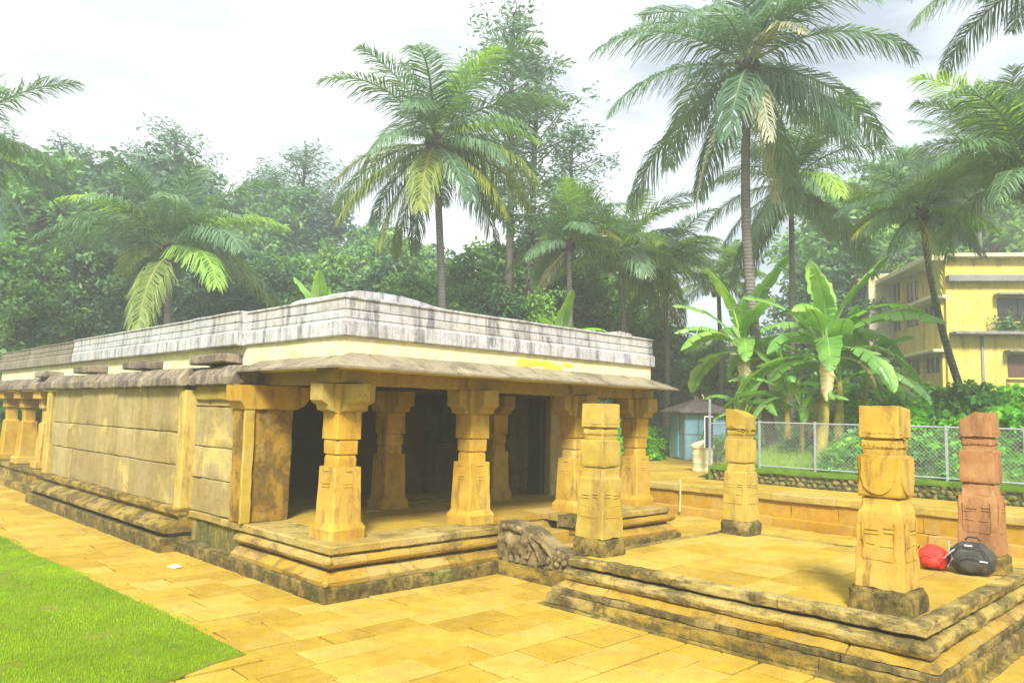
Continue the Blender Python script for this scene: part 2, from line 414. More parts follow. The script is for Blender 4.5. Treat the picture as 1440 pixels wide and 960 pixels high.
LEAFK = 2.25
def leaf(name, a, b, c=None, tr=.3, ns=.5, rough=.5, spec=.35):
    m = Mat(name, rough, spec)
    a, b, c = [tuple(min(.8, x*LEAFK) for x in q) for q in (a, b, c or b)]
    t = m.attr('tone')
    col = m.ramp(t, [(0, a), (.75, b), (1, c)])
    col = m.mix(m.ramp(m.noise(ns, 4, obj=True), [(.35, 0.), (.65, 1.)]), m.mix(1, col, (.62, .70, .66), 'MULTIPLY'), col)
    orr = m.n('ShaderNodeObjectInfo').outputs['Random']
    col = m.mix(1, col, m.ramp(orr, [(0, (.72, .78, .82)), (.4, (1, 1, .95)), (.7, (.86, .92, .95)), (1, (1.25, 1.15, .85))]), 'MULTIPLY')
    m.done(col)
    t2 = m.n('ShaderNodeBsdfTranslucent'); m.l(m.mix(1, col, (1.35, 1.45, .6), 'MULTIPLY'), t2.inputs[0])
    mx = m.n('ShaderNodeMixShader'); mx.inputs[0].default_value = tr
    o = m.t.nodes['Material Output']; m.l(m.b.outputs[0], mx.inputs[1]); m.l(t2.outputs[0], mx.inputs[2]); m.l(mx.outputs[0], o.inputs[0])
    return m.m
M['palm'] = leaf('palm_leaf', (.05, .095, .055), (.085, .14, .075), (.17, .21, .10), .35, .5, .34, .6)  # green shifted to pale teal, so haze is partly in the leaf colour
M['palm_old'] = leaf('yellowing_palm_leaf', (.10, .14, .03), (.16, .18, .035), (.21, .18, .05), .35)
M['palm_dry'] = leaf('dry_palm_leaf', (.26, .22, .13), (.34, .29, .18), (.40, .35, .24), .2)
M['palm_pale'] = leaf('pale_green_palm_leaf', (.13, .22, .035), (.20, .29, .05), (.30, .33, .08), .4)
M['banana'] = leaf('banana_leaf', (.085, .18, .03), (.14, .25, .055), (.24, .33, .10), .36, 1.6, .38, .5)
M['banana_new'] = leaf('young_banana_leaf', (.14, .30, .015), (.19, .35, .02), (.25, .40, .04), .4, .8)
M['banana_dry'] = leaf('dry_banana_leaf', (.26, .18, .08), (.36, .26, .12), (.44, .34, .18), .2, .8)
M['pseudostem'] = plain('banana_stem', (.36, .30, .06), .6, .3, 0, .35, 4)
M['forest'] = leaf('forest_leaf', (.03, .065, .035), (.05, .10, .045), (.09, .15, .05), .25, .35)  # bluish green puts some distance haze into the leaf colour
M['forest2'] = leaf('light_forest_leaf', (.05, .105, .035), (.085, .165, .04), (.15, .23, .05), .3, .35)
M['oakleaf'] = leaf('silver_oak_leaf', (.055, .10, .07), (.085, .135, .09), (.13, .18, .12), .28, .35)  # silvery grey leaf, made paler and bluer to carry haze in its colour
M['bush'] = leaf('bush_leaf', (.06, .19, .012), (.11, .29, .02), (.22, .42, .03), .35, .7)
M['bush_dark'] = leaf('dark_bush_leaf', (.03, .10, .012), (.06, .17, .02), (.11, .24, .03), .3, .7)
M['grass'] = leaf('lawn_grass', (.135, .205, .001), (.18, .26, .002), (.24, .28, .006), .35, .6)
M['drygrass'] = leaf('weedy_grass', (.13, .22, .02), (.22, .32, .03), (.36, .34, .08), .3, .6)
M['soil'] = stone('lawn_soil', (.16, .24, .004), (.22, .30, .005), (.28, .32, .02), None)

# ------------------------------------------------------------------ ground
def paving_mesh(rects, z=0.0, row=(.42, .72), ln=(.6, 1.5), skip=None, th=.03, gap=.011, tilt=.006):
    mb = MB()
    for (x0, x1, y0, y1) in rects:
        y = y0
        while y < y1-.05:
            h = rng.uniform(*row)
            if y1-(y+h) < row[0]*.6: h = y1-y
            x = x0-rng.uniform(0, .5)
            while x < x1:
                l = rng.uniform(*ln); xa, xb = max(x, x0), min(x+l, x1)
                x += l
                if xb-xa < .12: continue
                if skip and skip((xa+xb)/2, y+h/2): continue
                g = gap*rng.uniform(.6, 1.6); dz = rng.uniform(-tilt, tilt); sk = [rng.uniform(-.018, .018) for _ in range(4)]
                b = .007; P = [(xa+g+sk[0], y+g), (xb-g+sk[1], y+g+sk[2]*.7), (xb-g+sk[2], y+h-g), (xa+g+sk[3], y+h-g+sk[0]*.7)]
                dzs = [z+dz+rng.uniform(-.003, .003) for _ in range(4)]
                cx_, cy_ = (xa+xb)/2, y+h/2
                top = [(p[0]+(b if p[0] < cx_ else -b), p[1]+(b if p[1] < cy_ else -b), q) for p, q in zip(P, dzs)]
                mid = [(p[0], p[1], q-b) for p, q in zip(P, dzs)]; bot = [(p[0], p[1], z-th) for p in P]
                vs = top+mid+bot; fs = [(0, 1, 2, 3)]
                for i in range(4): j = (i+1) % 4; fs += [(i, i+4, j+4, j), (i+4, i+8, j+8, j+4)]
                mb.add(vs, fs)
            y += h
    return mb
LAWN_X, LAWN_Y = -1.72, -1.38
def in_lawn(x, y): return x < LAWN_X-1.9 and y > LAWN_Y+.6
mb = paving_mesh([(-9, 12.5, -13, 24)], 0.0, row=(.36, .62), ln=(.5, 1.2), skip=lambda x, y: in_lawn(x, y) or (x > 1.2 and y > 1.4 and x < 8) )
struct(part('courtyard_paving', mb, M['paving'], smooth=0))
# one terrain sheet under everything, out to the horizon
xs = list(np.arange(-120, -20, 8.))+list(np.arange(-20, 12, 4.))+[12.85, 12.95, 14, 15.0, 15.05, 15.35]+list(np.arange(16, 40, 1.))+list(np.arange(40, 200, 6.))+[260, 330]
xs = [-260, -180]+xs
ys = [-260, -180]+list(np.arange(-120, -20, 8.))+list(np.arange(-20, 22, 1.))+list(np.arange(22, 200, 6.))+[260, 330]
V = [(x, y, terrain(x, y)+(.25*noise.noise(Vector((x*.4, y*.4, 0))) if x > 16 else 0)) for y in ys for x in xs]
nx = len(xs)
Fq = [(j*nx+i, j*nx+i+1, (j+1)*nx+i+1, (j+1)*nx+i) for j in range(len(ys)-1) for i in range(nx-1)]
def ground_mat():
    m = Mat('ground_cover', .95, .1)
    sx = m.n('ShaderNodeSeparateXYZ'); m.l(m.pos, sx.inputs[0])
    k = m.math('GREATER_THAN', sx.outputs[2], .3)
    g = m.ramp(m.noise(1.3, 8), [(.3, (.025, .05, .012)), (.55, (.06, .11, .02)), (.75, (.12, .13, .05))])
    d = m.ramp(m.noise(6, 8), [(.3, (.035, .024, .010)), (.7, (.07, .05, .02))])
    return m.done(m.mix(k, d, g), m.bump(m.noise(9, 8), .8, .08))
struct(link('ground', npmesh('ground', V, Fq, ground_mat(), smooth=True)))
# lawn
ex = [(-24, LAWN_Y-.30)]
mb = MB()
edge = [(LAWN_X+.05*noise.noise(Vector((y*.9, 3, 0)))-.30*sm((y+1.3)/10), y) for y in np.arange(LAWN_Y, 23, .35)]
front = [(x, LAWN_Y-.30*sm((LAWN_X-x)/1.2)+.05*noise.noise(Vector((x*1.3, 0, 5)))) for x in np.arange(LAWN_X, -24, -.4)]
poly = front[::-1]+edge[1:]+[(-24, 22.9)]
mb.prism([(p[0], p[1]) for p in poly], 2, -.05, .015)
struct(part('lawn', mb, M['soil'], smooth=0))
nr = np.random.default_rng(3)
def blades(n, xr, yr, h, wdt, zfun, keep, mat, name, lean=.5, lenv=(.5, 1.2)):
    x = nr.uniform(*xr, n); y = nr.uniform(*yr, n)
    k = keep(x, y); x, y = x[k], y[k]; n = len(x)
    z = zfun(x, y); a = nr.uniform(0, 2*PI, n); hh = h*nr.uniform(*lenv, n); ln = lean*hh*nr.uniform(.2, 1, n); b = nr.uniform(0, 2*PI, n)
    dx, dy = np.cos(a)*wdt/2, np.sin(a)*wdt/2
    p0 = np.stack([x-dx, y-dy, z], 1); p1 = np.stack([x+dx, y+dy, z], 1); p2 = np.stack([x+np.cos(b)*ln, y+np.sin(b)*ln, z+hh], 1)
    V = np.stack([p0, p1, p2], 1).reshape(-1, 3); F_ = np.arange(3*n).reshape(-1, 3)
    cl = np.array([noise.noise(Vector((float(u)*1.1, float(v)*1.1, 2.)))*.45+noise.noise(Vector((float(u)*5, float(v)*5, 7.)))*.25 for u, v in zip(x, y)])
    return link(name, npmesh(name, V, F_, mat, np.clip(.42+cl+nr.normal(0, .13, n), 0, 1)))
def keep_lawn(x, y):
    wob = .06*np.sin(x*7.3+y*2.1)+.045*np.sin(x*17+y*13)+nr.normal(0, .035, len(x))
    ed = LAWN_X-.30*np.clip((y+1.3)/10, 0, 1)**2*(3-2*np.clip((y+1.3)/10, 0, 1))
    fr = LAWN_Y-.30*np.clip((LAWN_X-x)/1.2, 0, 1)**2
    pat = np.array([noise.noise(Vector((float(u)*1.6, float(v)*1.6, 0.)))+.5*noise.noise(Vector((float(u)*6, float(v)*6, 0.))) for u, v in zip(x, y)])
    return (x < ed+wob) & (y > fr+wob) & (pat > -.50)
g = blades(125000, (-5.2, -1.5), (-2.0, 9.5), .042, .010, lambda x, y: np.full(len(x), .008), keep_lawn, M['grass'], 'grass')
g['kind'] = 'stuff'; g['label'] = 'short bright green lawn grass beside the paving'; g['category'] = 'grass'

# ------------------------------------------------------------------ temple
T = thing('stone_temple', 'long low stone temple with pillared veranda and whitewashed parapet', 'temple', (.2, .2, 0))
ZF = .72
# veranda plinth, front corner: runs along the left side and the front
FP = [(.2, 2.95), (.2, .17), (3.42, .17)]
def course(prof, path, mat, name, seg=(.7, 1.5), rough=.010, parent=T, jit=.006, sub=0, **k):
    mb = MB(); mb.sweep(path, prof, seg, jit=jit, **k); return part(name, mb, mat, parent, rough=rough, scale=5.5, sub=sub, smooth=32)
pl_base = [(-.5, -.05), (.17, -.05), (.19, .02), (.19, .18), (.17, .205), (-.5, .205)]
pl_slope = [(-.5, .205), (.135, .205), (.145, .27), (.10, .30), (.02, .375), (-.5, .375)]
pl_roll = [(-.5, .42), (.03, .42), (.085, .455), (.10, .49), (.085, .53), (.03, .565), (-.5, .565)]
pl_neck = [(-.5, .375), (-.03, .375), (-.03, .42), (-.5, .42)]
pl_neck2 = [(-.5, .565), (-.02, .565), (-.02, .60), (-.5, .60)]
pl_slab = [(-.75, .60), (.0, .60), (.015, .615), (.015, .70), (-.01, .72), (-.75, .72)]
def plinth(path, nm='veranda_plinth', base_path=None):
    b = course(pl_base, base_path or path, M['base_dark'], nm)
    course(pl_slope, path, M['plinth_gold'], 'sloped_course', parent=b)
    course(pl_roll, path, M['plinth_gold'], 'roll_moulding', parent=b)
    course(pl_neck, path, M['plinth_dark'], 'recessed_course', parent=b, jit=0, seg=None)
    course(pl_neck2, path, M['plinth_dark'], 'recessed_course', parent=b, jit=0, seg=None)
    return b
plinth(FP, base_path=[(.2, 4.98), (.2, .17), (3.42, .17)])
plinth([(5.42, .17), (8.42, .17), (8.42, 6)])
course(pl_slab, [(.2, 4.98), (.2, .17), (3.42, .17)], M['slab_edge'], 'floor_edge_slab')
course(pl_slab, [(5.42, .17), (8.42, .17), (8.42, 6)], M['slab_edge'], 'floor_edge_slab')
mb = paving_mesh([(.92, 8.0, .9, 6.6)], ZF+.003, row=(.5, .8), ln=(.7, 1.4), th=.1); mb.box(.8, 8.1, .95, 8.6, .1, ZF-.06)
part('veranda_floor', mb, M['floor'], T, smooth=0)
mb = MB(); mb.sweep([(.2, 4.98), (.2, 2.98)], [(-.4, .2), (-.06, .2), (-.06, .60), (-.4, .60)], (.5, 1.0), jit=.012); part('mossy_plinth_wall', mb, M['moss_wall'], T, rough=.008)
for z, r, o in ((.545, .062, .10), (.255, .05, .15)):
    mb = MB(); mb.ball((.2-o, .17-o, z), (r, r, r), n=12, m=8); part('corner_boss', mb, M['slab_edge'], T, rough=.005)
# entrance steps set into the plinth
ST = thing('stone_steps', 'worn stone steps rising to the veranda beside the carved balustrade', 'steps', (4.5, .3, 0))
for (y0, y1, z) in ((.28, .96, .49), (-.30, .32, .25)):
    mb = MB(); mb.box(3.64, 4.6, y0, y1, -.02, z, .02); mb.box(4.608, 5.36, y0+.01, y1, -.02, z-.004, .02); part('step', mb, M['floor'], ST, rough=.008, sub=.3)
# left wall, near bay (between corner pier and long bay)
def ashlar(x, y0, y1, z0, z1, rows, depth=.45, ln=(.9, 1.7), gap=.007, jit=.018):
    mb = MB(); z = z0; hs = [(z1-z0)*r/sum(rows) for r in rows]
    for h in hs:
        y = y0
        while y < y1-.01:
            l = rng.uniform(*ln); l = min(l, y1-y)
            if y1-y-l < .35: l = y1-y
            o = rng.uniform(-jit, jit)
            mb.box(x+o, x+depth, y+gap*1.9, y+l-gap*1.9, z+gap, z+h-gap, .014); y += l
        z += h
    mb.box(x+.05, x+depth+.02, y0+.02, y1-.02, z0+.02, z1-.02, tone=.0)
    return mb
part('wall', ashlar(.21, 3.32, 5.0, .725, 2.98, (.8, .75, .95, .5)), M['wall'], T, rough=.007, scale=3, sub=.25, chip=.035)
wl = part('wall', ashlar(.08, 5.30, 13.75, .76, 2.98, (.85, .7, 1.0), ln=(1.1, 2.6)), M['wall'], T, rough=.007, scale=3, sub=.25, chip=.035)
for (x0, x1, y0, y1) in ((.0, .5, 4.98, 5.26), (.0, .5, 13.8, 14.2)):
    mb = MB(); mb.loft([(.70, (x1-x0)/2, .02, (y1-y0)/2), (2.9, (x1-x0)/2, .02, (y1-y0)/2)], (x0+x1)/2, (y0+y1)/2, steps=8); part('wall_pilaster', mb, M['pillar_pale'], T, rough=.010)
# corner pier with bracket
mb = MB(); mb.box(.16, 1.02, 2.86, 3.30, ZF, 2.62, .015); pr = part('corner_pier', mb, M['pier'], T, rough=.014, sub=.2)
mb = MB(); mb.prism([(.02, 2.98), (1.28, 2.98), (1.28, 2.76), (1.20, 2.66), (1.06, 2.58), (.12, 2.58), (.06, 2.68), (.02, 2.72)], 1, 2.80, 3.34); part('bracket', mb, M['pillar'], pr, rough=.015, sub=.15)
mb = MB(); mb.box(.12, .30, 2.80, 2.855, ZF, 2.57, .01); part('pilaster_strip', mb, M['pillar_pale'], pr, rough=.008, sub=.2)
# long bay plinth on the left
LP = [(.06, 14.25), (.06, 4.97)]
course([(-.5, -.05), (.36, -.05), (.37, .0), (.37, .24), (.35, .26), (-.5, .26)], LP, M['base_dark'], 'long_plinth', seg=(.5, 1.3), rough=.007)
course([(-.5, .33), (.30, .33), (.37, .36), (.37, .42), (.34, .46), (.20, .53), (.12, .56), (-.5, .56)], LP, M['plinth'], 'sloped_course', seg=(.35, .8), rough=.007)
course([(-.5, .26), (.20, .26), (.20, .33), (-.5, .33)], LP, M['shade_dark'], 'recessed_course', seg=None)
course([(-.5, .56), (.03, .56), (.06, .60), (.13, .66), (.13, .75), (.08, .77), (-.5, .77)], LP, M['plinth'], 'wall_ledge', seg=(.8, 1.6), rough=.007)
# cornice of curved stones and drain stones
kap = [(-.45, 2.985), (.0, 2.985), (.06, 2.965), (.15, 2.965), (.165, 2.985), (.165, 3.11), (.145, 3.135), (.0, 3.30), (-.45, 3.33)]
course(kap, [(.08, 14.3), (.08, 4.95)], M['cornice'], 'cornice', seg=(1.0, 2.4), rough=.016, jit=.03, gap=.009, sub=.16)
course([(o-.06, z+.02) for o, z in kap], [(.1, 4.9), (.1, 3.05)], M['cornice'], 'cornice', seg=(.8, 1.9), rough=.02, jit=.012, sub=.16)
mb = MB()
mb.box(.14, .6, 3.42, 4.9, 2.72, 2.985, .02); part('lintel_stone', mb, M['beam'], T, rough=.012, sub=.2)
for (y, l, z) in ((3.7, 1.25, 3.36), (7.4, 1.15, 3.35), (10.9, 1.2, 3.34), (14.6, 1.3, 3.30)):
    mb = MB(); mb.box(.02, .6, y, y+l, z, z+.17, .025); part('drain_stone', mb, M['cornice'], T, rough=.025, sub=.16)
# cream band and parapet; path goes along the left wall, round the corner and along the front
BX = .44
mb = MB(); mb.sweep([(BX+.02, 22), (BX+.02, BX+.02), (8.14, BX+.02), (8.14, 14)], [(-.3, 3.20), (0, 3.20), (0, 3.72), (-.3, 3.72)], None, jit=0, ring=.5)
part('plaster_band', mb, M['band'], T, rough=.006, scale=1.2)
mb = MB()
for k in range(16):
    mb.ball((4.9+rng.uniform(-.85, 1.05), BX+.028, 3.50+rng.uniform(-.05, .06)), (rng.uniform(.10, .26), .014, rng.uniform(.04, .10)), tone=.5)
part('paint_stain', mb, M['stain'], T, rough=.004)
def parapet(path, out=0.0, mats='parapet', z0=3.68, nm='parapet', seg=(.9, 1.5), dz=0):
    q = [(o, z+dz) for o, z in [(-.28, z0), (.03, z0), (.045, z0+.02), (.045, 3.90), (.02, 3.93), (.02, 3.95)]]
    a = course([(o+out, z) for o, z in q]+[(-.28, 3.95+dz)], path, M[mats], nm, seg=seg, rough=.006, jit=.003)
    course([(out-.28, 3.953+dz), (out, 3.953+dz), (out+.015, 3.965+dz), (out+.015, 4.06+dz), (out-.0, 4.075+dz), (out-.28, 4.075+dz)], path, M[mats], 'parapet_course', seg=seg, rough=.005, jit=.003, parent=a)
    course([(out-.28, 4.08+dz), (out-.01, 4.08+dz), (out+.005, 4.10+dz), (out+.005, 4.24+dz), (out+.03, 4.25+dz), (out+.03, 4.275+dz), (out, 4.285+dz), (out-.28, 4.285+dz)], path, M[mats], 'parapet_course', seg=seg, rough=.006, jit=.003, parent=a)
    return a
parapet([(BX, 3.55), (BX, BX), (8.16, BX), (8.16, 14)])
parapet([(BX, 5.55), (BX, 3.55)], .14)
parapet([(BX, 13.4), (BX, 5.55)], .09)
parapet([(BX, 22), (BX, 13.4)], .06, 'parapet_brown', dz=-.015)
mb = MB(); mb.box(.86, 8.05, 1.0, 5.3, 3.72, 3.98, .02); mb.box(.86, 8.05, 5.3, 21, 3.72, 3.98, .02); rf = part('roof', mb, M['parapet'], T)
mb = MB(); mb.prism([(.62, 4.2), (.62, 4.36), (.80, 4.43), (1.6, 4.43), (2.5, 4.33), (3.3, 4.2)], 1, .66, 2.4); part('roof_ridge', mb, M['parapet'], rf, rough=.02, sub=.25)
mb = MB(); mb.prism([(7.2, 4.2), (7.3, 4.38), (7.5, 4.42), (7.9, 4.40), (8.0, 4.2)], 1, .8, 2.2); part('roof_ridge', mb, M['parapet'], rf, rough=.02, sub=.25)
# eave of sloping slabs
mb = MB()
prof = [(-.62, 3.50), (-.62, 3.42), (.10, 3.195), (.155, 3.19), (.16, 3.222), (.13, 3.232), (-.5, 3.51)]
mb.sweep([(.22, 3.05), (.22, .12), (8.24, .12), (8.24, 4.4)], [(o+.02, z) for o, z in prof], (.55, 1.1), gap=.006, jit=.008, ring=.5)
part('eave', mb, M['eave'], T, rough=.005, scale=2)
# beams, with block stones over the pillars
GX = [.72, 3.38, 6.10, 8.14]; GY = [.86, 3.4]
def beam(x0, x1, y0, y1, z0=2.985, z1=3.24, mat='beam'):
    mb = MB(); mb.box(x0, x1, y0, y1, z0, z1, .012); return part('beam', mb, M[mat], T, rough=.010, sub=.25)
for i in range(3): beam(GX[i]+.34, GX[i+1]-.34, .68, 1.04, 2.99 if i != 1 else 2.97)
for i in range(4):
    mb = MB(); mb.box(GX[i]-.335, GX[i]+.335, .60, 1.10, 3.0, 3.25, .015)
    if i == 0: mb.box(.50, .94, .55, 1.25, 3.004, 3.246, .015)
    part('beam_block', mb, M['beam'], T, rough=.012, sub=.2)
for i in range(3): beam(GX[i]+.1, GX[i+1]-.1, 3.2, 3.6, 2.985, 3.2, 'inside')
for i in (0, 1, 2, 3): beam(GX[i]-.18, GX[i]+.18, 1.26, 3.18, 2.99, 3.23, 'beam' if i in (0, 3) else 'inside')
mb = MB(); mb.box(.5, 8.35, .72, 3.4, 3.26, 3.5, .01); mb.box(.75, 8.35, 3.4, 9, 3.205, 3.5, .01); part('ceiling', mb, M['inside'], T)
# pillars
def temple_pillar(x, y, mat='pillar', cap='capital', b=.63, s=1.0, z0=ZF):
    h = [(.0), ]
    mb = MB()
    mb.loft([(z0+.22, .25*s, .02), (z0+1.04, .228*s, .02)], x, y, steps=9)
    mb.loft([(z0+1.04, .226*s, .02), (z0+1.045, .19, .05), (z0+1.16, .192, .05), (z0+1.22, .175, .05), (z0+1.23, .196, .04), (z0+1.42, .20, .04), (z0+1.44, .185, .05)], x, y, steps=2)
    mb.loft([(z0+1.435, .170, .03), (z0+1.45, .212, .01), (z0+1.87, .208, .01)], x, y, steps=4)
    for (dx, dy) in ((1, 0), (-1, 0), (0, 1), (0, -1)):        # shallow carved bars on every face
        for zz, wd in ((.80, .09), (.75, .09), (.985, .05)):
            t = .231*s; cx, cy_ = x+dx*t, y+dy*t
            hx, hy = (.012, wd) if dx else (wd, .012)
            mb.box(cx-hx, cx+hx, cy_-hy, cy_+hy, z0+zz-.012, z0+zz+.012, .005)
    p = part('pillar', mb, M[mat], T, rough=.007, scale=4)
    mb = MB(); mb.loft([(z0-.002, b/2, .05), (z0+.14, b/2, .05), (z0+.23, b/2-.05, .06)], x, y, steps=3); part('base_block', mb, M[mat], p, rough=.018, scale=4)
    mb = MB(); k = z0+1.86; wv = .165; a = .465
    arm = [(-a, k+.41), (-a, k+.16), (-a+.03, k+.13), (-.36, k+.09), (-.34, k+.02), (-.27, k), (.27, k), (.34, k+.02), (.36, k+.09), (a-.03, k+.13), (a, k+.16), (a, k+.41)]
    mb.prism([(x+u, v) for u, v in arm], 1, y-wv, y+wv)
    mb.prism([(y+u, v+.003) for u, v in arm], 0, x-wv-.004, x+wv+.004)
    mb.loft([(k-.02, .225, .04), (k+.20, .27, .05), (k+.408, .27, .05)], x, y)
    part('capital', mb, M[cap], p, rough=.010, scale=4, sub=.12)
    return p
for i, x in enumerate(GX): temple_pillar(x, GY[0] if i else .84, 'pillar', 'capital')
temple_pillar(3.42, 3.35); temple_pillar(6.28, 3.35)
# inner walls
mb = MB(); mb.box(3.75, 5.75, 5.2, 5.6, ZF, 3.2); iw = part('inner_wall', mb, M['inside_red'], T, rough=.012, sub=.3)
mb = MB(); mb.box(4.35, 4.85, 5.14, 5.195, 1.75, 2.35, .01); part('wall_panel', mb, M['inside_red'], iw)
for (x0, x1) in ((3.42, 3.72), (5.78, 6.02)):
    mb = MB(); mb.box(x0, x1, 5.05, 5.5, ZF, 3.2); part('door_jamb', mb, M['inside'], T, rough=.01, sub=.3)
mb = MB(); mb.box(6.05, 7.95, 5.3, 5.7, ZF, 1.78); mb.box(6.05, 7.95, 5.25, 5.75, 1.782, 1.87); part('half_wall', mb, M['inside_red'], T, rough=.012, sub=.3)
mb = MB(); mb.box(.2, 8.3, 8.4, 8.8, 0, 3.25); part('inner_wall', mb, M['shade_dark'], T, rough=.012, sub=.6)
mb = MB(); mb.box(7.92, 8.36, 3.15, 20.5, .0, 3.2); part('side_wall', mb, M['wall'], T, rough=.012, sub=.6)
mb = MB(); mb.box(7.72, 7.9, 3.3, 3.7, ZF, 3.2); part('door_post', mb, M['shade_dark'], T)
mb = MB(); mb.box(.66, 8.1, 14.0, 14.3, 0, 3.25); mb.box(.68, .9, 5.3, 14, .2, 3.2); part('inner_wall', mb, M['shade_dark'], T, rough=.012, sub=.8)
# far veranda on the left, set back
mb = MB(); mb.sweep([(.3, 22), (.3, 14.26)], [(-1.6, -.05), (.14, -.05), (.14, .22), (.02, .24), (.02, .58), (.10, .60), (.10, .72), (-1.6, .72)], (1, 1.8)); part('long_plinth', mb, M['plinth'], T, rough=.012)
mb = MB(); mb.box(2.3, 2.6, 14.3, 22, .72, 3.3); part('inner_wall', mb, M['inside'], T, rough=.012, sub=.8)
beam(.22, .7, 14.25, 22, 2.93, 3.2, 'band'); course(kap, [(.22, 22), (.22, 14.35)], M['cornice'], 'cornice', seg=(1, 2), rough=.02, jit=.012, sub=.2)
for y in (16.1, 18.4, 20.6):
    mb = MB(); mb.box(.22, .9, y-.3, y+.3, .72, .95, .03); mb.loft([(.95, .26, .03), (2.0, .21, .03), (2.05, .16, .03), (2.4, .17, .03), (2.45, .24, .02), (2.7, .24, .02), (2.72, .38, .02), (2.93, .38, .02)], .56, y, steps=2)
    part('pillar', mb, M['pillar'], T, rough=.01)
mb = MB(); mb.loft([(.72, .42, .12), (1.0, .38, .1), (2.5, .24, .12), (2.93, .30, .1)], .66, 14.75, steps=6)
for k in range(26): mb.ball((.66-.33+rng.uniform(-.03, .06), 14.75+rng.uniform(-.3, .3), rng.uniform(.95, 2.6)), (.07, .09, .11))
part('carved_pier', mb, M['carving'], T, rough=.03, scale=5, sub=.12)
# carved balustrade
BL = thing('carved_balustrade', 'weathered carved stone balustrade with curling beast relief beside the steps', 'balustrade', (3.5, -.7, 0))
mb = MB(); mb.sweep([(3.30, .10), (3.30, -2.0)], [(-.45, -.03), (.06, -.03), (.06, .21), (-.45, .21)], (1.2, 1.5)); part('base_course', mb, M['plinth'], BL, rough=.012)
mb = MB()
outl = [(.10, .215), (.10, .80), (.06, .84), (-.10, .86), (-.30, .85), (-.48, .83), (-.64, .80), (-.78, .74), (-.90, .68), (-1.00, .62), (-1.12, .57), (-1.25, .56), (-1.38, .53), (-1.48, .46), (-1.52, .36), (-1.46, .25), (-1.40, .215)]
mb.prism(outl, 0, 3.33, 3.62)
part('carved_slab', mb, M['carving'], BL, rough=.009, scale=6, sub=.07)
mb = MB()
mb.tube([(3.315, y, z) for y, z in ((.02, .26), (.02, .6), (-.02, .76), (-.2, .79), (-.45, .75), (-.66, .66), (-.8, .52), (-.88, .38), (-.96, .28))], [.05, .05, .055, .055, .055, .06, .06, .055, .05], 8)
mb.tube([(3.305, y, z) for y, z in ((-.68, .70), (-.92, .60), (-1.08, .48), (-1.16, .36), (-1.12, .27))], [.035]*5, 7)
mb.ball((3.33, -.38, .50), (.10, .26, .17)); mb.ball((3.30, -.56, .60), (.08, .11, .11)); mb.ball((3.30, -.20, .58), (.07, .10, .10))
for y in (-.22, -.36, -.52): mb.tube([(3.315, y, .48), (3.315, y-.02, .24)], [.065, .05], 7)
mb.tube([(3.305, -.60, .60), (3.30, -.68, .46), (3.30, -.62, .34), (3.305, -.56, .33)], [.05, .04, .03, .025], 7)
for k in range(5):
    an = R(200-k*62); cy0, cz0 = -1.30, .40
    mb.ball((3.305, cy0+.09*math.cos(an), cz0+.09*math.sin(an)), (.045, .055, .055))
mb.ball((3.30, -1.30, .40), (.05, .05, .05))
for k in range(10): mb.ball((3.31, -.88-.03*k+.03*math.sin(k*2), .30+.02*math.cos(k*3)+.012*k), (.03, .035, .04))
part('relief_carving', mb, M['carving'], BL, rough=.008, scale=11, sub=.05)
# right cheek of the steps (plain block)
mb = MB(); mb.box(5.37, 5.75, .15, .62, .50, .735, .02); part('step_cheek', mb, M['base_dark'], ST, rough=.012, sub=.12)

# ------------------------------------------------------------------ open platform
ZM = .65
PX0, PX1, PY0, PY1 = 2.61, 6.95, -6.66, -2.08
PT = thing('stone_platform', 'raised open stone platform with moulded weathered sides', 'platform', ((PX0+PX1)/2, (PY0+PY1)/2, 0))
ring = [(PX0+.5, PY1), (PX0, PY1), (PX0, PY0), (PX1, PY0), (PX1, PY1), (PX0+.5, PY1)]
def pc(prof, mat, name, seg=(.8, 1.7), rough=.009, jit=.009, sub=.11): return course(prof, ring, M[mat], name, seg=seg, rough=min(rough, .010), parent=PT, jit=jit, sub=sub)
pc([(-.17, .525), (-.01, .525), (.005, .54), (.012, .625), (-.006, .651), (-.17, .653)], 'platform_slab', 'edge_slab', (.9, 1.9), rough=.016)
pc([(-.5, .495), (-.07, .495), (-.07, .525), (-.5, .525)], 'shade_dark', 'recessed_course', None, jit=0, sub=.2)
pc([(-.5, .335), (.00, .335), (.05, .36), (.075, .41), (.07, .45), (.03, .485), (-.03, .495), (-.5, .495)], 'platform_slab', 'roll_moulding', (.9, 1.7))
pc([(-.5, .25), (.13, .25), (.125, .268), (.03, .325), (.0, .335), (-.5, .335)], 'plinth_gold', 'sloped_course', (.9, 1.7), sub=.14)
pc([(-.5, .165), (.145, .165), (.165, .175), (.165, .235), (.145, .249), (-.5, .249)], 'plinth_dark', 'thin_course', (.9, 1.7))
pc([(-.5, .02), (.215, .02), (.235, .03), (.22, .15), (.205, .164), (-.5, .164)], 'plinth', 'base_course', (.9, 1.7))
pc([(-.5, -.05), (.30, -.05), (.305, .012), (.28, .022), (-.5, .022)], 'plinth', 'ground_course', (.9, 1.9), rough=.014)
mb = paving_mesh([(PX0+.165, PX1-.165, PY0+.165, PY1-.165)], ZM+.002, row=(.5, .8), ln=(.6, 1.3), gap=.006, th=.05, tilt=.004)
part('platform_floor', mb, M['paving'], PT, smooth=0)
mb = MB(); mb.box(PX0+.14, PX1-.14, PY0+.14, PY1-.14, .3, ZM-.04); part('platform_core', mb, M['plinth_dark'], PT)

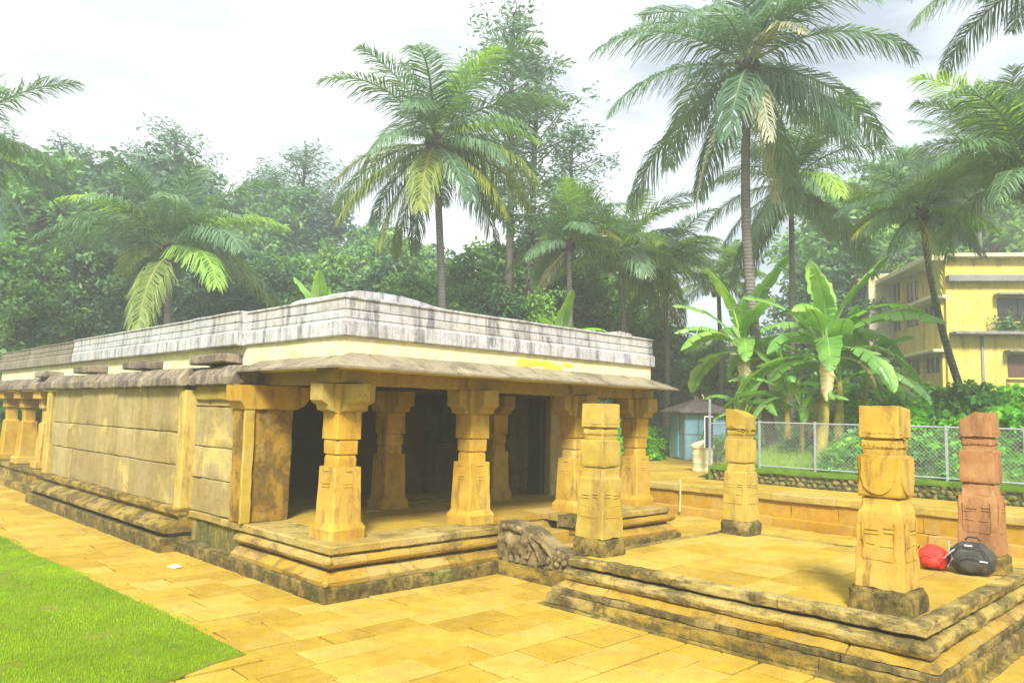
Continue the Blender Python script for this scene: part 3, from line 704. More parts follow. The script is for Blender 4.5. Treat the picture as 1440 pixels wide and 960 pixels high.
def open_pillar(x, y, label, mat, k=0, sh=1.0, broken=None, bm_='base_dark', bsz=(.29, .33), seed=0, ledge=.02, pend=False):
    t = thing('stone_pillar', label, 'pillar', (x, y, ZM), 'freestanding pillars on the open platform')
    z0 = ZM+.004
    mb = MB(); mb.loft([(z0, bsz[0], .05, bsz[1]), (z0+.19, bsz[0], .06, bsz[1]), (z0+.235, bsz[0]-.03, .08, bsz[1]-.03)], x, y, steps=4); part('base_block', mb, M[bm_], t, rough=.016, scale=7+seed, sub=.07)
    zs = z0+.235
    mb = MB()
    mb.loft([(zs, .25*sh, .008), (zs+.72, .228*sh, .008), (zs+.76+k, .222*sh, .015), (zs+.765+k*1.5, .222*sh-ledge, .015), (zs+.86+k, .192*sh, .02), (zs+.92+k, .19*sh, .02)], x, y, steps=5)
    mb.loft([(zs+.90+k, .165*sh, .02), (zs+.932+k, .168*sh, .02), (zs+.934+k, .206*sh, .010), (zs+.96+k, .213*sh, .008), (zs+1.36, .211*sh, .008), (zs+1.372, .19*sh, .02)], x, y, steps=3)
    mb.loft([(zs+1.36, .174*sh, .015), (zs+1.44, .176*sh, .015), (zs+1.445, .184*sh, .012), (zs+1.525, .184*sh, .012)], x, y, steps=3)
    mb.loft([(zs+1.52, .155*sh, .02), (zs+1.553, .158*sh, .02), (zs+1.555, .203*sh, .008), (zs+1.89, .199*sh, .010)], x, y, steps=4)
    for (dx, dy) in ((1, 0), (-1, 0), (0, 1), (0, -1)):
        for zz, off, wd in ((.60, .07, .07), (.56, .07, .075), (.62, -.11, .06), (.58, -.11, .055), (.45, .1, .06), (.44, -.09, .08)):
            tt = .232*sh; ox, oy = (0, off) if dx else (off, 0)
            cx, cy_ = x+dx*tt+ox, y+dy*tt+oy; hx, hy = (.013, wd) if dx else (wd, .013)
            mb.box(cx-hx, cx+hx, cy_-hy, cy_+hy, zs+zz-.010, zs+zz+.010, .006)
        tt = .243*sh                            # thin raised frame and bead rows on every face
        def bar(o0, o1, z0_, z1_, dp=.007, tt=tt):
            if dx: mb.box(x+dx*tt-dp, x+dx*tt+dp, y+o0, y+o1, zs+z0_, zs+z1_, .003)
            else: mb.box(x+o0, x+o1, y+dy*tt-dp, y+dy*tt+dp, zs+z0_, zs+z1_, .003)
        bar(-.17, -.155, .30, .68); bar(.155, .17, .30, .68); bar(-.155, .155, .285, .30)
        for q in range(7): bar(-.155+q*.0475, -.13+q*.0475, 1.455, 1.475, .012, .186*sh)
        for q in range(6): bar(-.165+q*.058, -.125+q*.058, 1.60, 1.615, .008, .2*sh)
        if pend:                            # raised half-round panel hanging on the lower block
            pts = [(.175*math.cos(PI*a/10), 1.16-.20*math.sin(PI*a/10)) for a in range(11)]+[(-.175, 1.34), (.175, 1.34)]
            tt = .209*sh
            if dx: mb.prism([(y+u, zs+v) for u, v in pts], 0, x+dx*tt, x+dx*(tt+.024))
            else: mb.prism([(x+u, zs+v) for u, v in pts], 1, y+dy*tt, y+dy*(tt+.024))
    me = mb.mesh('shaft', M[mat], rough=.0065, scale=4+seed, sub=.09)
    if broken:
        for v in me.vertices:
            if v.co.z > zs+1.56: v.co.z -= max(0, broken(v.co.x-x, v.co.y-y)+.03*noise.noise(v.co*9))
    link('shaft', me, t)
    return t
open_pillar(3.13, -2.22+.02, 'squat pale stone pillar on the platform corner beside the carved balustrade', 'pillar_pale', .06, .98, None, 'base_dark', (.29, .29), 0)
open_pillar(6.62, -2.50, 'pale stone pillar with ragged sloping top at the far platform edge before the hut', 'pillar_pale', .04, .92, lambda u, v: .10*max(0, (.06-v)/.2)*1.0 if v < .06 else 0, 'base_dark', (.27, .27), 1.3)
open_pillar(3.05, -6.16, 'largest yellow stone pillar on the near corner of the platform', 'pillar', 0, 1.0, lambda u, v: .03 if (v < -.1 and u > -.05) else 0, 'base_dark', (.29, .32), 2.1, 0.0, True)
open_pillar(6.34, -6.23, 'reddish brown stone pillar behind the two backpacks', 'pillar_red', 0, .98, lambda u, v: .12*max(0, (v-.02)/.18) if v > .02 else 0, 'plinth', (.28, .29), 3.4)

# ------------------------------------------------------------------ low terrace wall, terrace
LW = thing('terrace_wall', 'low orange stone retaining wall with pale capping slabs', 'wall', (12.6, -2, 0))
wp = [(12.5, 16), (12.5, -14)]
course([(-.35, .24), (-.05, .24), (-.05, .62), (-.35, .62)], wp, M['orange'], 'wall_face', seg=(.9, 2.0), rough=.012, parent=LW, jit=.012, sub=.3)
course([(-.35, -.05), (.05, -.05), (.06, .0), (.05, .22), (.02, .24), (-.35, .24)], wp, M['orange'], 'bottom_course', seg=(.9, 2.2), rough=.012, parent=LW, sub=.3)
course([(-.55, .63), (.02, .63), (.035, .65), (.03, .79), (.0, .81), (-.55, .81)], wp, M['cap'], 'capping', seg=(.9, 2.0), rough=.014, parent=LW, jit=.015, sub=.25)
mb = paving_mesh([(13.06, 14.80, -14, 3.4), (13.06, 34, 3.4, 24)], .80, row=(.6, 1.0), ln=(.9, 2.0), tilt=.003)
struct(part('terrace_paving', mb, M['paving'], smooth=0))
mb = MB(); mb.box(12.9, 14.9, -14, 3.4, .70, .772); mb.box(12.9, 34, 3.4, 24, .70, .772); struct(part('terrace_bed', mb, M['paving_dirt'], smooth=0))
mb = MB(); p = at(958, 718, 25); 
stk = tag(part('bamboo_stick', (lambda m: (m.tube([(12.30, 2.42, .10), (12.40, 2.46, .45), (12.455, 2.50, .95)], [.022, .02, .018], 8), m)[1])(MB()), M['stick']), 'thin pale bamboo stick leaning against the orange terrace wall', 'stick')

# rubble wall with mossy cap
RW = thing('rubble_wall', 'low rubble stone wall with bright mossy concrete cap', 'wall', (14.95, -4, .78))
mb = MB(); mb.box(14.86, 15.22, -14, 2.94, .70, 1.13, .01); part('mortar_core', mb, M['mortar'], RW)
mb = MB()
for row in range(3):
    y = -13.6
    while y < 2.9:
        l = rng.uniform(.10, .24); hz = rng.uniform(.055, .085)
        mb.ball((14.855, y+l/2, .86+row*.115+rng.uniform(-.02, .02)), (.05, l/2*.88, hz*.85), n=8, m=5)
        y += l+rng.uniform(.0, .06)
part('rubble_stones', mb, M['rubble'], RW, rough=.03, scale=9)
mb = MB(); mb.sweep([(14.80, 3.0), (14.80, -14)], [(-.46, 1.10), (.0, 1.10), (.01, 1.12), (.0, 1.235), (-.46, 1.245)], (2.0, 3.4)); mb.box(14.79, 15.24, 2.97, 3.05, .74, 1.22, .01)
part('mossy_cap', mb, M['mosscap'], RW, rough=.02, sub=.25)

# chain link fence
FN = thing('chain_link_fence', 'grey chain link fence with steel posts above the mossy wall', 'fence', (15.0, -4, 1.24))
FX = 15.02
def rod(a, b, r, n=6): m = MB(); m.tube([a, b], r, n); return m
posts = [3.13-.0] + [1.52-1.62*k for k in range(8)]
for i, y in enumerate(posts):
    m = MB(); m.box(FX-.03, FX+.03, y-.03, y+.03, .95 if i == 0 else 1.2, 3.2 if i == 0 else 2.58, .006); part('post', m, M['greysteel'], FN)
for z in (2.53, 1.30): part('rail', rod((FX, 1.55, z), (FX, posts[-1], z), .024), M['greysteel'], FN)
part('rail', rod((FX, 3.13, 2.45), (FX, 1.55, 2.53), .018), M['greysteel'], FN)
Vw = []; Fw = []
def wire(a, b, r=.0035):
    a, b = Vector(a), Vector(b); d = (b-a).normalized(); n1 = Vector((1, 0, 0)); n2 = d.cross(n1)
    o = len(Vw)
    for p in (a, b):
        for k in range(3): an = 2*PI*k/3; Vw.append(p+(n1*math.cos(an)+n2*math.sin(an))*r)
    for k in range(3): j = (k+1) % 3; Fw.append((o+k, o+j, o+3+j, o+3+k))
z0, z1 = 1.31, 2.52; hh = z1-z0; yA, yB = posts[-1], 3.1
s_ = yA-hh
while s_ < yB:
    for sg in (1, -1):
        y0, y1 = (s_, s_+hh) if sg == 1 else (s_+hh, s_)
        za, zb = z0, z1
        def cl(y0, za, y1, zb):
            for lim, lo in ((yA, True), (yB, False)):
                if (y0 < lim) == lo and (y1 < lim) == lo: return None
                if (y0 < lim) == lo: t = (lim-y0)/(y1-y0); y0, za = lim, za+(zb-za)*t
                elif (y1 < lim) == lo: t = (lim-y0)/(y1-y0); y1, zb = lim, za+(zb-za)*t
            return y0, za, y1, zb
        q = cl(y0, za, y1, zb)
        if q: wire((FX+.004*sg, q[0], q[1]), (FX+.004*sg, q[2], q[3]))
    s_ += .10
link('wire_mesh', npmesh('wire_mesh', Vw, Fw, M['wire']), FN)

# hut, urn-like tank, signboard
hp = at(980, 640, 34); hb = terrain(hp.x, hp.y)+.05
HU = thing('guard_hut', 'small blue sheet hut with brown pyramid roof', 'hut', (hp.x, hp.y, hb))
HW = .92
Mh = Matrix.Translation((hp.x, hp.y, hb)) @ Matrix.Rotation(R(-36), 4, 'Z')
mb = MB(); mb.box(-HW, HW, -HW, HW, 0, 2.08, .01, Mh); part('wall', mb, M['hutblue'], HU)
mb = MB()
for y in (-HW, -.3, .3, HW): mb.box(-HW+.035, -HW, y-.03, y+.03, 0, 2.08, .005, Mh); mb.box(y-.03, y+.03, -HW+.035, -HW, 0, 2.08, .005, Mh)
for z in (.04, 1.12, 2.02): mb.box(-HW+.028, -HW, -HW, HW, z-.025, z+.025, .005, Mh); mb.box(-HW, HW, -HW+.028, -HW, z-.025, z+.025, .005, Mh)
part('frame_strips', mb, M['greysteel'], HU)
mb = MB(); ap = Mh @ Vector((0, 0, 2.72)); cs = [Mh @ Vector((a, b, 2.05)) for a, b in ((-(HW+.36), -(HW+.36)), ((HW+.36), -(HW+.36)), ((HW+.36), (HW+.36)), (-(HW+.36), (HW+.36)))]
cs2 = [c+Vector((0, 0, .08)) for c in cs]; mb.add(cs+cs2+[ap], [(3, 2, 1, 0), (0, 1, 5, 4), (1, 2, 6, 5), (2, 3, 7, 6), (3, 0, 4, 7), (4, 5, 8), (5, 6, 8), (6, 7, 8), (7, 4, 8)]); part('roof', mb, M['hutroof'], HU, smooth=0)
mb = MB(); mb.box(-HW-.06, -HW-.01, -.25, .5, .1, 1.85, .01, Mh); part('door', mb, M['hutblue'], HU)
tp = at(988, 662, 26.2)
TK = thing('cream_urn', 'cream painted cylindrical stone urn with lid on the terrace', 'urn', (tp.x, tp.y, .8))
mb = MB(); mb.lathe([(.34, 0), (.36, .05), (.33, .12), (.335, .28), (.345, .30), (.335, .32), (.345, .55), (.355, .58), (.345, .60), (.36, .78), (.40, .80), (.41, .88), (.36, .92)], 0, 0); 
for i, v in enumerate(mb.v): mb.v[i] = (v[0]+tp.x, v[1]+tp.y, v[2]+.8)
part('body', mb, M['cream'], TK)
mb = MB(); mb.lathe([(.35, .90), (.30, .97), (.16, 1.0), (.1, 1.05), (.02, 1.06)], 0, 0)
for i, v in enumerate(mb.v): mb.v[i] = (v[0]+tp.x, v[1]+tp.y, v[2]+.8)
part('lid', mb, M['cream'], TK)
sp = at(997, 665, 25.0)
SG = thing('signboard', 'narrow upright black signboard with white edge on a thin post', 'signboard', (sp.x, sp.y, .8))
Ms = Matrix.Translation((sp.x, sp.y, .8)) @ Matrix.Rotation(R(-52), 4, 'Z')
mb = MB(); mb.box(-.025, .025, -.02, .02, 0, 1.9, .005, Ms); part('post', mb, M['greysteel'], SG)
mb = MB(); mb.box(-.125, .125, -.05, -.021, .85, 1.85, .004, Ms); part('board', mb, M['black'], SG)
mb = MB(); mb.box(-.15, -.127, -.055, -.02, .85, 1.85, .003, Ms); mb.box(-.15, .127, -.055, -.02, 1.852, 1.88, .003, Ms); part('white_frame', mb, M['white'], SG)

# ------------------------------------------------------------------ yellow building
bc = at(1334, 548, 40); BZ = bc.z-1.2
BU = thing('yellow_building', 'yellow multi storey building with grey slab ledges behind the palms', 'building', (bc.x, bc.y, BZ))
Mb = Matrix.Translation((bc.x, bc.y, BZ)) @ Matrix.Rotation(R(38), 4, 'Z')   # local +X recedes along the left facade, local -Y runs along the right facade
Lx, Ly = 10.5, 16.0
zl = lambda py: at(1334, py, 40).z-BZ
zA, zB, zTop = zl(492), zl(415), zl(360)
def bb(nm, x0, x1, y0, y1, z0, z1, mat, par=BU, b=.02): m = MB(); m.box(x0, x1, y0, y1, z0, z1, b, Mb); return part(nm, m, M[mat], par)
bb('wall', 0, Lx, -Ly, 0, -2, zTop, 'building')
for z in (zA, zB): bb('ledge', -.12, Lx, .0, .75, z-.10, z+.06, 'building_trim')
zr = zl(467); bb('ledge', -.85, -.003, -Ly, -.1, zr-.14, zr+.02, 'slab_grey')
bb('parapet_slab', -.45, -.003, -Ly, .0, zl(392)-.1, zl(392)+.25, 'slab_grey')
bb('roof_slab', -.3, Lx+.2, .004, 1.1, zTop-.15, zTop+.12, 'building_trim')
bb('roof_slab', -.5, Lx+.2, -Ly-.4, .0, zTop+.003, zTop+.2, 'building_trim')
for x in (.25, 2.9, 5.6, 8.2): bb('pilaster', x, x+.28, .0, .16, -2, zTop-.16, 'building')
def window(x0, x1, z0, z1, mat='pane', n=3):
    w_ = bb('window', x0, x1, .004, .05, z0, z1, mat, BU, .005)
    for k in range(n+1):
        xx = x0+(x1-x0)*k/n; bb('frame', xx-.04, xx+.04, .052, .10, z0, z1, 'building_trim', w_, .004)
for zb in (zA, zB):
    window(.75, 2.6, zb-1.05, zb-.25); window(3.4, 5.3, zb-1.05, zb-.25); window(6.1, 8.0, zb-1.05, zb-.25)
window(3.3, 5.2, zTop-1.6, zTop-.5); window(6.1, 7.9, zB+.8, zB+2.0)
# bay at the far end of the left facade with terracotta hood
by = bb('bay', 7.4, 10.9, .02, 1.5, zA+.6, zB+2.6, 'building_trim'); bb('hood', 7.2, 11, 1.5, 2.2, zB+2.1, zB+2.25, 'redwood', by); bb('bay_window', 8.0, 9.0, 1.5, 1.54, zB+.6, zB+1.9, 'pane', by)
def rwin(y0, y1, z0, z1, mat):
    w_ = bb('window', -.06, -.004, y0, y1, z0, z1, mat, BU, .005)
    bb('canopy', -.75, -.062, y0-.2, y1+.2, z1+.08, z1+.2, 'slab_grey', w_); bb('sill', -.2, -.062, y0-.1, y1+.1, z0-.12, z0-.02, 'building', w_)
    for k in range(1, 4): yy = y0+(y1-y0)*k/4; bb('frame', -.10, -.063, yy-.03, yy+.03, z0, z1, 'black', w_, .004)
rwin(-6.4, -2.5, zl(450), zl(417), 'pane'); rwin(-6.6, -2.9, zl(529), zl(497), 'shutter')
cc = [Mb @ Vector((-.28-rng.random()*.3, rng.uniform(-5.2, -1.9), zl(452)+rng.uniform(-.9, .55)*(1 if rng.random() < .6 else .4))) for _ in range(46)]
mb = MB(); mb.box(-.10, -.0, -1.75, -1.62, -1, zr-.2, .01, Mb); part('drain_pipe', mb, M['slab_grey'], BU)
# pale house far behind the bananas
fb = at(1022, 545, 60); Mf = Matrix.Translation(fb) @ Matrix.Rotation(R(40), 4, 'Z')
FB = thing('far_house', 'pale far house half hidden behind the banana leaves', 'house', fb)
mb = MB(); mb.box(0, 8, -6, 2, -4, 3.2, .02, Mf); part('wall', mb, M['building_trim'], FB)
mb = MB(); mb.box(-.6, 8.6, -6.6, 2.6, 3.2, 3.5, .02, Mf); part('roof', mb, M['slab_grey'], FB)
mb = MB(); mb.box(-.06, -.0, -1.6, -.2, 1.2, 2.6, .01, Mf); part('window', mb, M['pane'], FB)

# ------------------------------------------------------------------ backpacks and litter
def pack(name, label, loc, rz, dims, mat, pw=2.6, tilt=0, seed=0):
    t = thing(name, label, 'backpack', loc)
    Mx = Matrix.Translation(loc) @ Matrix.Rotation(rz, 4, 'Z') @ Matrix.Rotation(tilt, 4, 'Y')
    mb = MB(); a, b, c = dims; vs = []; fs = []; n, m_ = 28, 16
    sgp = lambda v, p: math.copysign(abs(v)**p, v)
    for i in range(m_+1):
        th = PI*i/m_-PI/2
        for k in range(n):
            ph = 2*PI*k/n; e1 = 2/pw
            p = Vector((a*sgp(math.cos(th), e1)*sgp(math.cos(ph), e1), b*sgp(math.cos(th), e1)*sgp(math.sin(ph), e1), c*sgp(math.sin(th), .75)+c))
            if p.z > c*1.2: q = (p.z-c*1.2)/(c*.8); p.x *= 1-.18*q; p.y *= 1-.12*q
            p.z = max(p.z, .012) + .0
            p += noise.noise_vector(p*6+Vector((seed, 0, 0)))*.026; cz = noise.noise(Vector((p.x*5, p.y*5+seed, p.z*22))); p.x += .012*cz; p.z += .02*noise.noise(Vector((p.x*9, p.y*16+seed, 3.)))*(p.z > .05)
            vs.append(Mx @ p)
    for i in range(m_):
        for k in range(n): j = (k+1) % n; fs.append((i*n+k, i*n+j, (i+1)*n+j, (i+1)*n+k))
    mb.add(vs, fs); part('body', mb, M[mat], t, rough=.012, scale=9)
    return t, Mx
gz = ZM+.012
t, Mx = pack('backpack', 'charcoal grey backpack slumped against the reddish pillar base', (5.86, -6.22, gz), R(8), (.14, .26, .20), 'greybag', 3.0, R(6))
mb = MB()
mb.tube([Mx @ Vector(p) for p in ((-.15, -.24, .06), (-.168, -.20, .22), (-.155, -.12, .34), (-.15, .02, .38), (-.155, .14, .33), (-.168, .21, .20), (-.155, .24, .07))], .007, 6)
part('zip', mb, M['blackstrap'], t)
mb = MB(); mb.tube([Mx @ Vector(p) for p in ((-.13, .25, .40), (-.20, .24, .28), (-.185, .20, .18), (-.2, .26, .07))], .012, 6); mb.tube([Mx @ Vector(p) for p in ((-.17, .18, .30), (-.21, .24, .24), (-.19, .30, .17))], .010, 6)
part('strap', mb, M['strap'], t)
mb = MB(); mb.ball((0, 0, 0), (.055, .17, .10), n=20, m=12); mb.v = [tuple(Mx @ (Vector(v)+Vector((-.125, .0, .13)))) for v in mb.v]; part('pocket', mb, M['greybag'], t, rough=.012, scale=10)
mb = MB(); mb.tube([Mx @ Vector(p) for p in ((-.176, -.13, .17), (-.186, -.06, .20), (-.188, .04, .20), (-.178, .12, .17))], .006, 6); part('zip', mb, M['blackstrap'], t)
mb = MB(); mb.box(-.185, -.165, -.19, -.10, .17, .185, .002, Mx); part('reflective_tab', mb, M['white'], t)
mb = MB(); mb.box(-.168, -.150, -.02, .07, .355, .372, .002, Mx); part('reflective_tab', mb, M['white'], t)
mb = MB(); mb.tube([Mx @ Vector(p) for p in ((-.02, -.10, .43), (-.02, -.06, .47), (-.02, .04, .47), (-.02, .08, .43))], .011, 6); part('handle', mb, M['blackstrap'], t)
t, Mx = pack('backpack', 'bright red backpack lying beside the charcoal one', (5.90, -5.76, gz), R(-4), (.14, .18, .15), 'redbag', 3.4, R(-9), 5)
mb = MB(); mb.tube([Mx @ Vector(p) for p in ((-.05, .15, .30), (-.10, .20, .20), (-.13, .18, .08), (-.22, .22, .012), (-.24, .42, .008))], .010, 6); part('strap', mb, M['blackstrap'], t)
mb = MB(); mb.tube([Mx @ Vector(p) for p in ((-.16, -.12, .10), (-.175, -.04, .20), (-.165, .06, .24), (-.15, .12, .16))], .007, 6); part('zip', mb, M['redbag'], t)
mb = MB(); mb.ball((0, 0, 0), (.11, .15, .09), M=None)
pk = [Mx @ (Vector(v)+Vector((-.10, .0, .13))) for v in mb.v]; mb.v = [tuple(p) for p in pk]; part('pocket', mb, M['redbag'], t, rough=.012, scale=10)
lit = MB(); q = (-.62, 3.45); lit.add([(q[0], q[1], .012), (q[0]+.14, q[1]+.05, .02), (q[0]+.12, q[1]+.24, .035), (q[0]-.03, q[1]+.20, .014), (q[0], q[1], .016), (q[0]+.14, q[1]+.05, .024), (q[0]+.12, q[1]+.24, .039), (q[0]-.03, q[1]+.20, .018)], [(0, 1, 2, 3), (4, 5, 6, 7), (0, 1, 5, 4), (1, 2, 6, 5), (2, 3, 7, 6), (3, 0, 4, 7)])
tag(part('paper_scrap', lit, M['paper']), 'small white paper scrap on the paving below the mossy plinth', 'litter')

# ------------------------------------------------------------------ vegetation
def leafcloud(cent, n, spread, size, asp=.45, upb=.35, tone=(.5, .25), droop=0.0):
    # n leaves round each centre: rhombus leaves, random orientation, slightly drooping
    cent = np.asarray(cent); k = len(cent); c = np.repeat(cent, n, 0); m = len(c)
    off = nr.normal(0, 1, (m, 3)); off /= np.maximum(1e-6, np.linalg.norm(off, axis=1))[:, None]; off *= (nr.random(m)**.45)[:, None]*np.asarray(spread)
    p = c+off
    d = nr.normal(0, 1, (m, 3)); d[:, 2] = d[:, 2]*.6-droop; d /= np.linalg.norm(d, axis=1)[:, None]
    nn = nr.normal(0, 1, (m, 3)); nn[:, 2] += upb*2.5; s = np.cross(d, nn); s /= np.maximum(1e-6, np.linalg.norm(s, axis=1))[:, None]
    L_ = size*nr.uniform(.6, 1.3, m)[:, None]; W = L_*asp*.5
    a = p; b_ = p+d*L_*.5+s*W; t_ = p+d*L_+np.array([0, 0, -.12])*L_; c_ = p+d*L_*.5-s*W
    V = np.stack([a, b_, t_, c_], 1).reshape(-1, 3); Fq = np.arange(4*m).reshape(-1, 4)
    ct = np.repeat(nr.normal(tone[0], tone[1], k), n)
    return V, Fq, np.clip(ct+nr.normal(0, .12, m), 0, 1)
def cat(*a):
    V = []; Fq = []; T_ = []; o = 0
    for v, f, t in a: V.append(v); Fq.append(f+o); T_.append(t); o += len(v)
    return np.concatenate(V), np.concatenate(Fq), np.concatenate(T_)
def broad_tree(H, seed, wide=.30, base=.18, nl=46, size=.30):
    rg = random.Random(seed); mb = MB(); tips = []
    tr = [(0, 0, -1.5)]; x = y = 0
    for i in range(1, 8): x += rg.uniform(-.12, .12); y += rg.uniform(-.12, .12); tr.append((x, y, H*.85*i/7))
    mb.tube(tr, [H*.020*(1-.8*i/7)+.03 for i in range(8)], 7)
    for k in range(26):
        u = base+(.95-base)*(k/25)**.9; i = min(6, int(u/.85*7)) if u < .85 else 6
        p = Vector(tr[min(7, i+1)]); p.z = min(H*u*.92, H*.85); an = k*2.4+rg.uniform(-.5, .5)
        ln = H*wide*(1-.75*max(0, (u-.35)/.65)**1.5)*rg.uniform(.45, 1.1); el = R(rg.uniform(5, 45))
        e1 = p+Vector((math.cos(an)*math.cos(el), math.sin(an)*math.cos(el), math.sin(el)))*ln
        mid = p.lerp(e1, .5)+Vector((0, 0, -.05*ln)); mb.tube([p, mid, e1], [.05, .035, .012], 5)
        for q in (.5, .75, 1.0):
            c = p.lerp(e1, q)
            for _ in range(3): tips.append(c+Vector((rg.gauss(0, 1), rg.gauss(0, 1), rg.gauss(0, .8)))*H*.045)
    tips += [Vector((tr[-1][0]+rg.gauss(0, .4), tr[-1][1]+rg.gauss(0, .4), H*.85+rg.random()*H*.13)) for _ in range(8)]
    V, Fq, t = leafcloud(tips, nl, (H*.055, H*.055, H*.04), size)
    return mb, (V, Fq, t)
def oak_tree(H, seed, nl=22, size=.27, bare=.50, wide=.10):
    rg = random.Random(seed); mb = MB(); tips = []
    lean = rg.uniform(-.02, .02); tr = [(lean*H*i/9+rg.uniform(-.05, .05), rg.uniform(-.05, .05), H*i/9-(1.5 if i == 0 else 0)) for i in range(10)]
    mb.tube(tr, [H*.0105*(1-.85*i/9)+.02 for i in range(10)], 7)
    for k in range(46):
        u = bare+(1-bare)*k/46; p = Vector((lean*H*u, 0, H*u)); an = k*2.4+rg.uniform(-.6, .6)
        env = math.sin(PI*min(1, (u-bare)/(1-bare)*.80+.16))**.6
        ln = H*wide*env*rg.uniform(.35, 1.35); el = R(rg.uniform(15, 60))
        e1 = p+Vector((math.cos(an)*math.cos(el), math.sin(an)*math.cos(el), math.sin(el)))*ln
        mb.tube([p, e1], [.035, .01], 4)
        for q in (.55, .8, 1.0): tips.append(p.lerp(e1, q)+Vector((rg.gauss(0, .22), rg.gauss(0, .22), rg.gauss(0, .2))))
        if rg.random() < .4: tips.append(p.lerp(e1, 1.15)+Vector((rg.gauss(0, .3), rg.gauss(0, .3), rg.gauss(0, .3))))
    V, Fq, t = leafcloud(tips, nl, (.5, .5, .42), size, .26, .1)
    return mb, (V, Fq, t)
protos = {}
for i in range(4): protos['broad%d' % i] = (broad_tree(10, 20+i, (.26, .34, .22, .30)[i]), 10., 'forest2' if i in (1, 3) else 'forest')
for i in range(3): protos['oak%d' % i] = (oak_tree(16, 40+i), 16., 'oakleaf')
tree_me = {}
for k, ((mb, lf), H, mt) in protos.items():
    tree_me[k] = (mb.mesh('trunk', M['bark'], smooth=60), npmesh('crown', lf[0], lf[1], M[mt], lf[2]), H)
def place_tree(px, py, depth, kind, label, name='forest_tree', group='forest trees beyond the temple', sink=0.0, wx=1.0):
    p = at(px, 560, depth); gz = terrain(p.x, p.y)-sink; top = at(px, py, depth).z
    s = (top-gz)/tree_me[kind][2]
    t = thing(name, label, 'tree', (p.x, p.y, gz), group); t.rotation_euler.z = rng.uniform(0, 6.28)
    f = wx*rng.uniform(.9, 1.1); t.scale = (s*f, s*f, s)
    for nm, me in (('trunk', tree_me[kind][0]), ('crown', tree_me[kind][1])):
        o = bpy.data.objects.new(nm, me); C.objects.link(o); o.parent = t
    return t
LB = 'dense hazy forest tree in the wood behind the temple'
LO = 'tall slender silver oak with feathery crown in the hazy wood behind the temple'
for px, py, d, k in [(-60, 215, 46, 'broad0'), (-10, 190, 50, 'broad2'), (40, 205, 44, 'broad1'), (95, 190, 52, 'broad0'), (150, 215, 50, 'broad2'), (190, 200, 48, 'broad0'), (255, 245, 52, 'broad3'), (300, 255, 56, 'broad0'),
                     (345, 245, 58, 'broad2'), (392, 250, 56, 'broad1'), (440, 285, 60, 'broad0'), (500, 300, 56, 'broad3'), (548, 320, 50, 'broad1'), (590, 330, 52, 'broad2'),
                     (10, 330, 36, 'broad1'), (70, 340, 38, 'broad3'), (130, 325, 38, 'broad0'), (185, 350, 36, 'broad2'), (300, 330, 38, 'broad0'), (350, 350, 36, 'broad2'), (400, 350, 38, 'broad1'), (465, 340, 40, 'broad3'),
                     (520, 360, 36, 'broad0'), (570, 375, 34, 'broad1'), (655, 350, 36, 'broad3'), (690, 330, 38, 'broad1'), (735, 310, 40, 'broad0'), (785, 340, 36, 'broad2'), (830, 345, 42, 'broad1'), (700, 390, 30, 'broad2'),
                     (760, 400, 30, 'broad3'), (820, 400, 34, 'broad0'), (640, 395, 31, 'broad1'), (868, 375, 46, 'broad1')]:
    place_tree(px, py, d, k, LB)
for px, py, d, k in [(225, 172, 54, 'oak0'), (175, 205, 56, 'oak1'), (415, 200, 56, 'oak2'), (372, 232, 58, 'oak0'), (345, 240, 60, 'oak1'), (450, 262, 60, 'oak1'), (60, 190, 56, 'oak2'), (-30, 180, 54, 'oak1'), (270, 232, 60, 'oak2')]:
    place_tree(px, py, d, k, LO, 'silver_oak', wx=1.35)
ok1 = [(713, -8, 36, 'oak1', 'tallest silver oak with thin bare trunk beside the big palm behind the temple', 1.15), (742, 70, 37, 'oak2', 'second tall silver oak with wide open crown right of the tallest one', 1.45), (798, 170, 39, 'oak0', 'shorter silver oak leaning out at the right of the tall pair', 1.25), (800, 262, 36, 'oak0', 'lowest feathery silver oak in front of the tall pair', 1.3)]
for px, py, d, k, lb, wx in ok1: place_tree(px, py, d, k, lb, 'silver_oak', 'silver oaks beside the big palm', wx=wx)
LR = 'leafy tree filling the gap behind the right hand palms and yellow building'
for px, py, d, k in [(1160, 260, 56, 'broad3'), (1222, 235, 52, 'broad1'), (1265, 190, 56, 'broad3'), (1310, 200, 58, 'broad1'), (1128, 440, 46, 'broad3'), (1172, 345, 50, 'broad0'), (1380, 215, 58, 'broad1'), (1440, 230, 58, 'broad3')]:
    place_tree(px, py, d, k, LR, 'leafy_tree', 'leafy trees behind the right palms')
LM = 'dark leafy tree growing behind the blue hut'
for px, py, d, k in [(905, 430, 44, 'broad0'), (945, 455, 46, 'broad2'), (985, 480, 48, 'broad1'), (930, 500, 40, 'broad0'), (1010, 470, 46, 'broad3'), (880, 470, 40, 'broad1'), (1050, 500, 42, 'broad0')]:
    place_tree(px, py, d, k, LM, 'leafy_tree', 'trees behind the hut')

V, Fq, t = leafcloud([tuple(c) for c in cc], 16, (.25, .25, .2), .2, .6, .4); tag(link('creeper', npmesh('creeper', V, Fq, M['forest'], t)), 'dark leafy creeper growing over the upper window of the yellow building', 'creeper')
